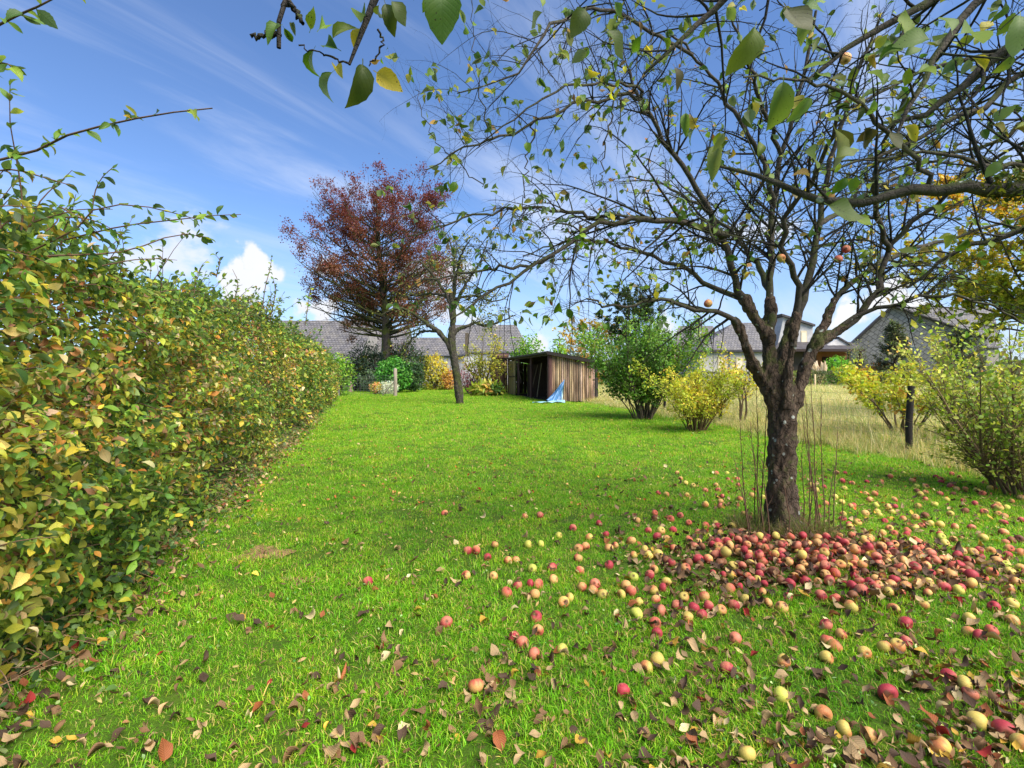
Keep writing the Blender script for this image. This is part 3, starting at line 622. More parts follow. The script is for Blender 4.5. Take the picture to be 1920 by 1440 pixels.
    for k in range(5): pbox(946.8, 949.5, 676 + k * 12, 685 + k * 12, Y + .08, .1, s2l((190, 165, 100))).build('panel', M_PLAIN, h, False)
    for k in range(3): pbox(923.6, 926.8, 680 + k * 17, 694 + k * 17, Y + .08, .1, s2l((196, 168, 100))).build('panel', M_PLAIN, h, False)
    a, b, c, d = P(919.5, 668.5, Y - .25), P(953, 667, Y - .25), P(921, 663.5, Y + 2.2), P(954, 663, Y + 2.2)
    mb = MB(); prism_roof(mb, a, b, c, d, .12, s2l((92, 66, 56))); mb.build('roof', M_WOOD, h, False)
shed()

# ================================================================= wire fences
C_POST = s2l((46, 42, 40))
def wires(mb, a, b, h, r=.0016, nh=8, step=.15, c=(90, 96, 92)):
    n = max(int(np.linalg.norm(b - a) / step), 2); t = np.linspace(0, 1, n + 1)[:, None]; base = a + (b - a) * t
    up = np.array([0, 0, h]); tubes(mb, np.stack([base + [0, 0, .03], base + up], 1), np.full((n + 1, 2), r), 3, s2l(c))
    zs = np.linspace(.04, h, nh); m = 6; tt = np.linspace(0, 1, m)
    q = a + (b - a) * tt[None, :, None] + zs[:, None, None] * np.array([0, 0, 1]); q[..., 2] -= .012 * np.sin(tt * np.pi)[None]
    tubes(mb, q, np.full((nh, m), r * 1.2), 3, s2l(c))
def wire_fence():
    t = thing('wire_fence', 'wire mesh fence on dark posts dividing the lawn from the meadow', 'fence', (fence_x(12), 12, 0))
    ys = [-2.0, 1.6, 5.0, 8.45, 11.4, 13.9, 17.2, 20.6, 24.2, 28, 32, 36]; pts = []
    for y in ys:
        x = fence_x(y) + (0.0 if y != 8.45 else 6.78 - fence_x(8.45)); pts.append(np.array([x, y, 0.0])); mb = MB()
        lean = -.045 if y == 8.45 else rng.uniform(-.02, .02); h = 1.18 if y == 8.45 else 1.2 + rng.uniform(-.05, .1)
        q = np.array([[x - lean * .3, y, -.1], [x, y, .5], [x + lean * -1, y, h]]); r = .052
        tubes(mb, q[None], np.full((1, 3), r), 8, C_POST); e = q[-1]
        tubes(mb, np.stack([e, e + [0, 0, .012]])[None], np.array([[r, .002]]), 8, C_POST); mb.build('post', M_WOOD, t)
    for a, b in zip(pts[:-1], pts[1:]):
        mb = MB(); wires(mb, a, b, 1.02); mb.build('wire_mesh', M_WIRE, t, kind='stuff')
wire_fence()
def garden_fence():
    Y = 30.5; t = thing('garden_fence', 'short wire fence between two grey posts beside the laurel', 'fence', P(690, 741, Y) * [1, 1, 0])
    a, b = P(635, 700, Y) * [1, 1, 0], P(741, 700, Y - .4) * [1, 1, 0]
    for q, h, r, c in ((a, 1.45, .055, (120, 118, 112)), (b, 1.72, .115, (150, 138, 122))):
        mb = MB(); pp = np.array([q + [0, 0, -.1], q + [.01, 0, h * .5], q + [.0, 0, h * .96], q + [0, 0, h]]); tubes(mb, pp[None], np.array([[r, r * .97, r * .92, r * .35]]), 9, s2l(c)); mb.build('post', M_WOOD, t)
    mb = MB(); tubes(mb, np.stack([b + [-.75, -.1, .05], b + [-.1, 0, .85]])[None], np.full((1, 2), .03), 6, s2l((120, 112, 98))); mb.build('brace', M_WOOD, t)
    mb = MB(); wires(mb, a, b, 1.25, .004, 9, .2, (110, 112, 108)); mb.build('wire_mesh', M_WIRE, t, kind='stuff')
    mb = MB(); d = P(560, 700, Y + 1.5) * [1, 1, 0]; wires(mb, d, a, 1.25, .004, 9, .2, (110, 112, 108)); mb.build('wire_mesh', M_WIRE, t, kind='stuff')
    for px, h, Y2, l in ((657, .8, 36.0, 'pale cut tree stump left of the laurel behind the wire'), (676, 1.5, 38.5, 'grey garden stake standing behind the wire fence')):
        q = P(px, 700, Y2) * [1, 1, 0]; mb = MB(); r = .14 if h < 1 else .09; tubes(mb, np.array([[q, q + [0, 0, h * .6], q + [.03, 0, h], q + [.03, 0, h + .02]]]), np.array([[r * 1.2, r, r * .9, .01]]), 9, s2l((140, 118, 104)))
        tag(mb.build('stump' if h < 1 else 'stake', M_WOOD), l, 'stump' if h < 1 else 'stake')
garden_fence()
def cut_post():
    q = P(905 + 0, 700, 47) * [0, 0, 0]
    for px, py, Y, h, l in ((1528, 722, 45, 1.3, 'pale wooden stake standing at the meadow end before the clipped hedge'),):
        p = P(px, 700, Y) * [1, 1, 0]; mb = MB(); tubes(mb, np.array([[p, p + [0, 0, h], p + [0, 0, h + .02]]]), np.array([[.09, .08, .01]]), 8, s2l((190, 168, 130))); tag(mb.build('stake', M_WOOD), l, 'stake')
cut_post()

# ================================================================= shrubs, hedges and trees: builders
T_OVAL = [leaf_tmpl(3, .34, f, c, pet=.1) for f, c in ((.2, .3), (.35, .6), (.1, -.3), (.3, .9))]
T_NARROW = [leaf_tmpl(3, .17, f, c, pet=.08) for f, c in ((.2, .4), (.3, .9), (.1, -.3))]
def shrub(name, label, cat, x, y, h, spread, nst, per, lsize, palette, stem=(88, 72, 58), tms=None, lean=(0, 0), droop=.0, lo=.12, group=None, base_r=.12, twigs=14, cl=1.0, z0=0.0, thick=.014, density=None, mat=None):
    t = thing(name, label, cat, (x, y, z0), group); a = rng.uniform(0, 2 * np.pi, nst); r = base_r * np.sqrt(rng.uniform(0, 1, nst))
    st = np.stack([x + r * np.cos(a), y + r * np.sin(a), np.full(nst, z0 - .03)], 1); out = spread * np.sqrt(rng.uniform(0.02, 1, nst))
    d = np.stack([out * np.cos(a) + lean[0], out * np.sin(a) + lean[1], np.full(nst, h * .9)], 1); ln = np.linalg.norm(d, axis=1) * rng.uniform(.65, 1.08, nst)
    S = grow(st, d, ln, 9, .09, (0, 0, -1), droop); SR = (thick * h * rng.uniform(.6, 1.2, nst))[:, None] * np.linspace(1, .2, 9)
    T, TR = children(S, SR, twigs, lo, 1.0, .4, 1.1, .30, 6, .16, (0, 0, 1), .25, rmul=.5, lmin=.08 * h, lmax=.45 * h)
    mb = MB(); c = s2l(stem) * np.exp(rng.normal(0, .2, (nst, 1))); tubes(mb, S, SR, 5, c); mb.build('stem', M_STEM, t, kind='stuff')
    mb = MB(); tubes(mb, T, TR, 3, s2l(stem) * .9); mb.build('twigs', M_STEM, t, kind='stuff')
    idx = rng.integers(0, len(T), per); tt = rng.uniform(.1, 1.0, per) ** .8; p, tan, _ = along(T, TR, idx, tt)
    p = p + rng.normal(0, .02 * h * cl, p.shape); d = nrm(tan * .5 + rng.normal(0, .7, p.shape) + [0, 0, -.15]); n = nrm(rng.normal(0, .6, p.shape) + [0, -.2, .9])
    key = np.clip(.5 + .38 * vnoise(p * 2.2 / max(h, .5) * 1.5, len(name)), 0, 1)
    mb = MB(); leaves_mix(mb, tms or T_OVAL, p, d, n, lsize * rng.uniform(.6, 1.25, per), pal(per, palette, .2, key)); mb.build('foliage', mat or M_LEAF, t, kind='stuff')
    return t
def bush(name, label, cat, x, y, rx, ry, h, n, lsize, palette, tms=None, z0=0.0, squash=1.0, group=None, shape=.28, boxy=False, trunk=True, mat=None):
    # dense leafy mass: leaves crowd towards an uneven outer surface
    t = thing(name, label, cat, (x, y, z0), group); d = nrm(rng.normal(size=(n, 3)))
    if boxy:
        q = rng.uniform(-1, 1, (n, 3)); ax = rng.integers(0, 3, n); sg = np.where(rng.uniform(size=n) < .5, -1, 1); q[np.arange(n), ax] = sg; q *= rng.uniform(.8, 1.02, (n, 1)); d2 = q
        p = np.stack([x + q[:, 0] * rx, y + q[:, 1] * ry, z0 + h * .5 * (1 + q[:, 2])], 1) + rng.normal(0, .05, (n, 3)); nn = nrm(q)
    else:
        lump = 1 + shape * vnoise(d * 3.1, len(label)) + .5 * shape * vnoise(d * 7.3, len(label) + 3); r = lump * (1 - .5 * rng.uniform(0, 1, n) ** 2.2)
        p = np.stack([x + d[:, 0] * r * rx, y + d[:, 1] * r * ry, z0 + h * .5 + d[:, 2] * r * h * .5], 1); nn = d
    p[:, 2] = np.maximum(p[:, 2], z0 + .03); dr = nrm(nn * .5 + rng.normal(0, .6, p.shape) + [0, 0, -.1]); no = nrm(nn + rng.normal(0, .5, p.shape) + [0, 0, .5])
    key = np.clip(.5 + .4 * vnoise(p * 1.7 / max(h, .6) * 1.6, len(label) + 1), 0, 1)
    mb = MB(); leaves_mix(mb, tms or T_OVAL, p, dr, no, lsize * rng.uniform(.65, 1.25, n), pal(n, palette, .22, key)); mb.build('foliage', mat or M_LEAF, t, kind='stuff')
    if trunk:
        k = 9; a = rng.uniform(0, 6.28, k); S = grow(np.stack([x + .12 * rx * np.cos(a), y + .12 * ry * np.sin(a), np.full(k, z0 - .02)], 1), np.stack([rx * .7 * np.cos(a), ry * .7 * np.sin(a), np.full(k, h)], 1), np.full(k, h * .8), 7, .1)
        mb = MB(); tubes(mb, S, np.linspace(.02, .006, 7)[None] * np.ones((k, 1)) * max(h, .5), 5, s2l((76, 64, 52))); mb.build('stem', M_STEM, t, kind='stuff')
    return t
def conifer(name, label, x, y, h, r, n, palette, z0=0.0, layers=16):
    t = thing(name, label, 'tree', (x, y, z0)); mb = MB(); tubes(mb, np.array([[[x, y, z0 - .1], [x + .05, y, z0 + h * .5], [x, y, z0 + h]]]), np.array([[.03 * h, .018 * h, .003 * h]]), 8, s2l((70, 58, 48))); mb.build('trunk', M_STEM, t)
    m = layers * 9; z = rng.uniform(.06, .97, m); a = rng.uniform(0, 6.28, m); ln = r * (1 - z) ** .75 * rng.uniform(.7, 1.15, m) + .1
    S = grow(np.stack([np.full(m, x), np.full(m, y), z0 + z * h], 1), np.stack([np.cos(a), np.sin(a), rng.uniform(-.1, .5, m)], 1), ln, 6, .08, (0, 0, 1), .1)
    SR = (.006 * h * np.ones((m, 1))) * np.linspace(1, .3, 6); mb = MB(); tubes(mb, S, SR, 3, s2l((70, 58, 48))); mb.build('branch', M_STEM, t, kind='stuff')
    idx = rng.integers(0, m, n); p, tan, _ = along(S, SR, idx, rng.uniform(.2, 1, n) ** .7); p = p + rng.normal(0, .035 * h * .5, p.shape)
    d = nrm(tan + rng.normal(0, .5, p.shape)); mb = MB(); leaves_mix(mb, T_NARROW, p, d, nrm(rng.normal(0, .5, p.shape) + [0, 0, 1]), .05 * h * rng.uniform(.6, 1.3, n), pal(n, palette, .25)); mb.build('needles', M_LEAF, t, kind='stuff')
    return t

# ----------------------------------------------------------------- things in the back garden
DKG = [((34, 52, 34), 4), ((48, 68, 40), 3), ((64, 84, 48), 1)]
YEL = [((120, 128, 40), 2), ((170, 160, 48), 4), ((196, 172, 60), 3), ((176, 130, 56), 1)]
GRN = [((70, 110, 32), 3), ((96, 138, 40), 4), ((130, 160, 56), 2), ((58, 88, 36), 1)]
MIX = [((80, 104, 40), 3), ((120, 132, 46), 3), ((160, 150, 60), 2), ((120, 92, 54), 1)]
def at(px, Y): q = P(px, HZ, Y); return q[0], q[1]
bush('laurel_bush', 'rounded glossy bright green laurel bush behind the grey post', 'bush', *at(738, 35), 1.2, 1.1, 2.45, 3600, .17, [((52, 104, 36), 4), ((70, 128, 44), 4), ((100, 156, 64), 2), ((34, 74, 28), 2.5)], shape=.16)
bush('silver_shrub', 'low silvery grey shrub at the foot of the laurel bush', 'shrub', *at(728, 32.6), .62, .5, .9, 1500, .11, [((170, 178, 170), 4), ((196, 202, 194), 3), ((130, 142, 120), 2)], T_NARROW)
bush('yellow_ground_shrub', 'small yellow and pink tinged shrub beside the silver shrub', 'shrub', *at(706, 32.8), .42, .4, .8, 900, .10, [((176, 170, 70), 3), ((190, 140, 100), 2), ((110, 140, 60), 2)])
bush('yew_bush', 'dark green yew bush under the copper beech, darkest of all', 'bush', *at(692, 38.4), 1.5, 1.4, 3.7, 3200, .26, [((26, 40, 34), 5), ((38, 56, 42), 3), ((52, 70, 46), 1)], T_NARROW, shape=.3)
bush('yew_bush', 'spreading dark yew showing just above the laurel bush', 'bush', *at(757, 41), 2.0, 1.4, 4.0, 2600, .28, DKG, T_NARROW, shape=.35)
bush('dark_shrub', 'dark green upright shrub tucked beside the laurel bush', 'shrub', *at(777, 36.5), .6, .6, 2.4, 1400, .17, [((44, 70, 44), 4), ((70, 100, 56), 3), ((104, 130, 70), 1)])
bush('forsythia_bush', 'golden yellow forsythia bush in front of the low barn', 'bush', *at(813, 41), 1.15, 1.0, 3.0, 2400, .17, [((100, 118, 50), 2), ((136, 142, 54), 3), ((164, 158, 56), 4), ((176, 164, 66), 2)], shape=.3)
bush('rust_shrub', 'low russet shrub beside the golden forsythia', 'shrub', *at(840, 41), .6, .6, 1.7, 1100, .16, [((150, 110, 60), 3), ((176, 140, 70), 2), ((110, 110, 60), 1)])
shrub('mixed_shrub', 'thin half bare mixed shrub behind the short wire fence', 'shrub', *at(664, 39), 2.9, 1.6, 20, 1900, .16, MIX, droop=.05)
bush('garden_shrub', 'fresh green shrub at the far end of the hedge', 'shrub', *at(634, 31), .9, .9, 2.6, 1700, .15, GRN, shape=.3)
bush('grey_green_shrub', 'low grey green shrub behind the wire and left of the laurel', 'shrub', *at(698, 36.6), .9, .8, 1.5, 1100, .15, [((70, 90, 70), 3), ((96, 116, 84), 2)])
shrub('barberry_shrub', 'purple red leaved barberry shrub beside the second apple tree', 'shrub', *at(882, 33), 2.0, .95, 26, 1400, .09, [((150, 70, 96), 4), ((176, 100, 120), 3), ((110, 60, 70), 2)], (118, 90, 84), T_OVAL, twigs=16)
shrub('willow_shrub', 'tall airy yellow leaved shrub at the hut corner', 'shrub', *at(905, 32.5), 3.9, 1.3, 14, 2200, .15, [((110, 122, 44), 2), ((140, 144, 50), 4), ((168, 160, 60), 3), ((180, 140, 64), .6)], (90, 78, 60), T_NARROW + T_OVAL, twigs=11, lo=.35)
bush('fern_clump', 'arching clump of yellow green grass at the hut corner', 'grass clump', *at(913, 30.5), .85, .6, .75, 900, .42, [((150, 150, 60), 3), ((120, 140, 50), 3), ((176, 140, 80), 1)], T_NARROW, trunk=False)
bush('low_evergreen', 'small dark green shrub hugging the shed panel', 'shrub', *at(927, 30.2), .5, .45, .8, 700, .13, [((50, 84, 36), 3), ((76, 110, 44), 2)])
bush('green_shrub', 'bright green shrub top rising over the shed roof', 'shrub', *at(988, 40), 1.3, 1.2, 4.2, 2400, .22, GRN, shape=.3)
bush('green_shrub', 'narrow green shrub tip over the shed roof ridge', 'shrub', *at(1048, 39), .7, .7, 4.1, 1200, .2, GRN, shape=.3)
def airy_tree(name, label, x, y, h, r, n, lsize, palette, trunk_h=.35, nb=46, tms=None, bark=None, zc=.62, group=None, split=1, spread_up=.6, tw=0.0, leafclump=.035, bare=0.0):
    t = thing(name, label, 'tree', (x, y, 0), group); mb = MB(); k = 12; zz = np.linspace(0, 1, k)
    tr = np.stack([x + .02 * h * np.sin(zz * 5), y + .015 * h * np.sin(zz * 4 + 1), zz * h * .93 - .1], 1); rad = .026 * h * (1 - zz) ** .8 + .004 * h; rad[0] *= 1.35
    paths, rr = [tr], [rad]
    tubes(mb, tr[None], rad[None], 12, (.1, .1, .1)); mb.build('trunk', bark or M_BARK2, t)
    z = trunk_h + (1 - trunk_h) * rng.uniform(0, .93, nb); a = np.arange(nb) * 2.4 + rng.uniform(-.4, .4, nb)
    s = np.stack([np.interp(z * .93, zz * .93, tr[:, 0]), np.interp(z, zz, tr[:, 1]), z * h * .93], 1)
    prof = np.sqrt(np.clip(1 - (np.abs(z - zc) / (1.03 - zc)) ** 2.7, .0, 1)) * (z > zc) + (z <= zc) * (.62 + .38 * ((z - trunk_h) / max(zc - trunk_h, .01)))
    ln = r * np.clip(prof, .12, 1) * rng.uniform(.8, 1.15, nb) * 1.12; up = spread_up * (.35 + z)
    B = grow(s, np.stack([np.cos(a), np.sin(a), up], 1), ln, 9, .10, (0, 0, 1), tw); BR = (.0085 * h * (1.15 - z))[:, None] * np.linspace(1, .18, 9)
    mb = MB(); tubes(mb, B, BR, 6, (.1, .1, .1)); mb.build('branch', bark or M_BARK2, t, kind='stuff')
    B2, BR2 = children(B, BR, 2.6 / h * 10 * .55, .12, 1, .4, .95, .42, 7, .12, (0, 0, 1), .15, rmul=.55, lmin=.04 * h, lmax=.2 * h)
    B3, BR3 = children(B2, BR2, 4.0 / h * 10 * .6, .1, 1, .4, 1.0, .5, 5, .14, (0, 0, .5), .2, rmul=.55, lmin=.02 * h, lmax=.08 * h)
    mb = MB(); tubes(mb, B2, BR2, 4, (.1, .1, .1)); tubes(mb, B3, BR3, 3, (.1, .1, .1)); mb.build('twigs', bark or M_BARK2, t, kind='stuff')
    tips = np.concatenate([B3[:, -1], B2[:, -1]]); keep = vnoise(tips * 1.1, 7) > bare - 1 if bare else np.ones(len(tips), bool)
    idx = rng.integers(0, len(B3), n); p, tan, _ = along(B3, BR3, idx, rng.uniform(.15, 1.1, n).clip(0, 1)); p = p + rng.normal(0, leafclump * .35 * h * .3, p.shape)
    if bare: m = vnoise(p * (9.0 / h), 9) + rng.normal(0, .35, len(p)) > bare; p, tan = p[m], tan[m]
    n = len(p); d = nrm(tan + rng.normal(0, .7, p.shape)); key = np.clip((p[:, 2] / h) * .9 + .1 * vnoise(p, 3), 0, 1)
    mb = MB(); leaves_mix(mb, tms or [DIAMOND], p, d, nrm(rng.normal(0, .6, p.shape) + [0, 0, .9]), lsize * rng.uniform(.6, 1.3, n), pal(n, palette, .25, key)); mb.build('crown', M_LEAF, t, kind='stuff')
    return t
airy_tree('copper_beech', 'tall copper beech with sparse dark red crown and mossy trunk', *at(716, 40), 15.7, 6.3, 135000, .13,
          [((116, 88, 62), 3), ((108, 72, 56), 3), ((98, 58, 50), 3.4), ((98, 46, 46), 2.4)], .29, 140, None, bark_mat('beech_bark', (.03, .026, .022), (.12, .10, .08), .85, .2, .35, (.09, .11, .01)), .45, spread_up=.4, tw=.12, bare=-.25, leafclump=.11)
shrub('red_sapling', 'bare red leaved sapling against the barn roof beside the beech trunk', 'sapling', *at(744, 43), 5.0, 1.6, 7, 500, .16, [((140, 50, 40), 3), ((110, 60, 50), 2)], (86, 70, 62), lo=.4)
airy_tree('birch_tree', 'golden leaved birch standing beyond the shed roof', *at(1108, 47), 6.6, 2.9, 5200, .2, [((170, 140, 60), 3), ((190, 160, 80), 3), ((150, 140, 70), 2)], .1, 40, zc=.4)
airy_tree('dark_pine', 'dark green pine behind the bright shrub and apple branches', *at(1190, 44), 8.9, 2.7, 9000, .3, DKG, .28, 50, T_NARROW, zc=.55)
bush('far_shrub', 'grey green bush on the skyline beyond the shed', 'bush', *at(1072, 60), 1.6, 1.2, 5.4, 1200, .3, [((90, 104, 84), 3), ((110, 120, 96), 2)])
# right side: shrubs on the fence line
shrub('privet_shrub', 'tall loose green shrub with many stems beyond the shed', 'shrub', *G(1206, 785), 3.1, 1.5, 36, 20000, .085, [((62, 96, 34), 3), ((86, 124, 42), 4), ((116, 146, 54), 3), ((150, 160, 74), 1)], (92, 82, 66), twigs=22, lo=.22, base_r=.3, thick=.008)
shrub('spirea_shrub', 'bright lemon yellow spreading shrub before the wire fence', 'shrub', *G(1304, 808), 1.95, 1.1, 32, 9500, .066, [((130, 146, 44), 3), ((160, 166, 52), 4), ((184, 172, 64), 3), ((190, 150, 84), .6)], (110, 90, 62), T_NARROW + T_OVAL, twigs=24, lo=.2, base_r=.22, thick=.009, droop=.12)
shrub('fence_sapling', 'thin sapling with amber leaves growing through the wire fence', 'sapling', *at(1388, 13.2), 2.15, .7, 5, 420, .085, [((130, 146, 48), 3), ((164, 162, 54), 3), ((180, 140, 60), 1)], (96, 80, 60), lo=.35, base_r=.06)
shrub('young_hornbeam', 'young hornbeam with yellow and orange leaves beside the dark post', 'sapling', *at(1694, 9.9), 1.95, 1.15, 12, 3200, .082, [((112, 140, 46), 4), ((146, 158, 50), 5), ((168, 164, 54), 3), ((176, 136, 60), .35)], (100, 86, 66), twigs=15, lo=.42, base_r=.08, lean=(.1, .25), thick=.012)
shrub('honeysuckle_bush', 'big twiggy yellow green bush cut by the photo edge', 'bush', 6.05, 5.7, 2.05, 1.0, 40, 7000, .056, [((96, 120, 44), 2), ((130, 150, 56), 3), ((160, 168, 72), 4), ((178, 176, 92), 2.5), ((190, 164, 106), .8)], (110, 92, 68), twigs=22, lo=.08, base_r=.4, thick=.008)
shrub('honeysuckle_bush', 'paler yellow green bush behind the dark post, further along the fence', 'bush', 8.7, 8.3, 1.85, 1.1, 30, 4600, .066, [((90, 112, 44), 2), ((140, 150, 60), 3), ((164, 160, 74), 3), ((180, 146, 84), 1)], (112, 96, 72), twigs=18, lo=.1, base_r=.4, thick=.008)
airy_tree('field_maple', 'amber and green maple crown rising over the meadow bushes', 13.9, 12.6, 6.2, 3.3, 32000, .115, [((100, 122, 38), 3), ((130, 140, 44), 4), ((160, 152, 50), 3), ((176, 140, 52), .8)], .36, 56, T_OVAL, zc=.45)
# beyond the meadow
conifer('spruce_tree', 'dull green conifer standing before the diamond slate barn', *at(1677, 50), 6.6, 2.3, 5200, [((62, 74, 56), 4), ((84, 92, 70), 3), ((104, 104, 80), 1)])
conifer('spruce_tree', 'broad dark conifer half hidden by the amber maple', *at(1803, 46), 5.6, 2.8, 5200, [((56, 70, 50), 4), ((74, 86, 62), 3)])
bush('clipped_hedge', 'long low clipped dark hedge at the end of the meadow', 'hedge', *at(1590, 47), 6.4, .7, 1.55, 9000, .16, [((64, 76, 44), 3), ((84, 92, 58), 3), ((110, 100, 70), 2), ((120, 140, 60), 1)], boxy=True)
bush('clipped_hedge', 'dark clipped hedge below the white bungalow wall', 'hedge', *at(1372, 48), 3.6, .7, 1.5, 4000, .16, [((64, 70, 48), 3), ((84, 84, 62), 2)], boxy=True)
bush('garden_bush', 'fresh green rounded bush before the orange porch wall', 'bush', *at(1570, 52), 1.4, 1.2, 3.2, 1900, .2, [((90, 150, 44), 4), ((120, 170, 60), 3), ((70, 120, 40), 2)], shape=.18)
bush('russet_hedge', 'low russet shrub row along the diamond slate barn', 'shrub', *at(1650, 51), 2.4, .8, 2.3, 2400, .2, [((150, 96, 60), 3), ((176, 130, 60), 2), ((120, 120, 60), 2)], shape=.3)
bush('grey_shrub', 'sparse grey green shrub at the porch corner', 'shrub', *at(1605, 52), 1.0, .8, 4.2, 1200, .16, [((110, 120, 80), 3), ((140, 140, 90), 2)], shape=.35)
def pampas():
    x, y = at(1537, 51); t = thing('pampas_grass', 'cream pampas grass plumes beside the green bush', 'grass clump', (x, y, 0)); a = rng.uniform(0, 6.28, 60)
    S = grow(np.tile([x, y, 0.0], (60, 1)), np.stack([.5 * np.cos(a), .5 * np.sin(a), np.full(60, 2.0)], 1), rng.uniform(1.6, 2.9, 60), 6, .05); mb = MB(); tubes(mb, S, np.array([[.02, .02, .02, .1, .13, .02]]) * np.ones((60, 1)), 4, s2l((222, 208, 188))); mb.build('plumes', M_STRAW, t, kind='stuff')
pampas()
def far_wood():
    n = 9000; x = rng.uniform(-150, 190, n); y = 135 + rng.uniform(0, 14, n); top = 4.2 + 2.6 * vnoise(np.stack([x * .10, 0 * x, 0 * x], 1), 5) + 1.2 * vnoise(np.stack([x * .5, 0 * x, 0 * x], 1), 6)
    p = np.stack([x, y, rng.uniform(0, 1, n) ** .7 * top.clip(1.5)], 1); mb = MB(); leaves_mix(mb, T_OVAL, p, nrm(rng.normal(size=p.shape)), nrm(rng.normal(size=p.shape) + [0, -.6, .6]), 2.0 * rng.uniform(.6, 1.3, n), pal(n, [((84, 100, 70), 3), ((110, 116, 78), 2), ((130, 116, 76), 1)], .2))
    o = mb.build('far_wood', M_LEAF, kind='stuff'); tag(o, 'distant line of hazy woodland along the skyline', 'wood')
far_wood()

# ================================================================= the tall hornbeam hedge
T_HORN = [leaf_tmpl(5, .27, f, c, tw, .0, .10) for f, c, tw in ((.2, .5, .5), (.5, .9, -.8), (.15, -.5, .6), (.6, 1.4, 1.0), (.3, .3, -1.1), (.8, 1.0, .3))]
T_HORN_FINE = [leaf_tmpl(12, .28, f, c, tw, .06, .10) for f, c, tw in ((.15, .35, .4), (.4, .8, -.5), (.1, -.3, .5), (.5, 1.2, .8), (.25, .2, -.9), (.6, .7, 1.2))]
T_DRY = [leaf_tmpl(6, .34, f, c, tw, 0, .1, cu, .12) for f, c, tw, cu in ((.6, 1.8, .8, .4), (.9, 2.6, -1.2, .6), (.3, -1.9, 1.0, .3), (1.1, 1.2, .4, .5))]
HORN = [((54, 80, 34), 2.3), ((82, 112, 40), 4.0), ((110, 136, 46), 3.3), ((140, 148, 50), 2.4), ((176, 156, 52), 1.5), ((168, 120, 54), .9), ((134, 102, 70), 1.7), ((186, 168, 126), .5)]
def hedge_top(y): return 2.36 - .30 * np.clip((5.2 - y) / 3.2, 0, 1) + .12 * np.sin(y * .9) + .1 * np.sin(y * 2.3 + 1) - .012 * np.maximum(y - 12, 0)
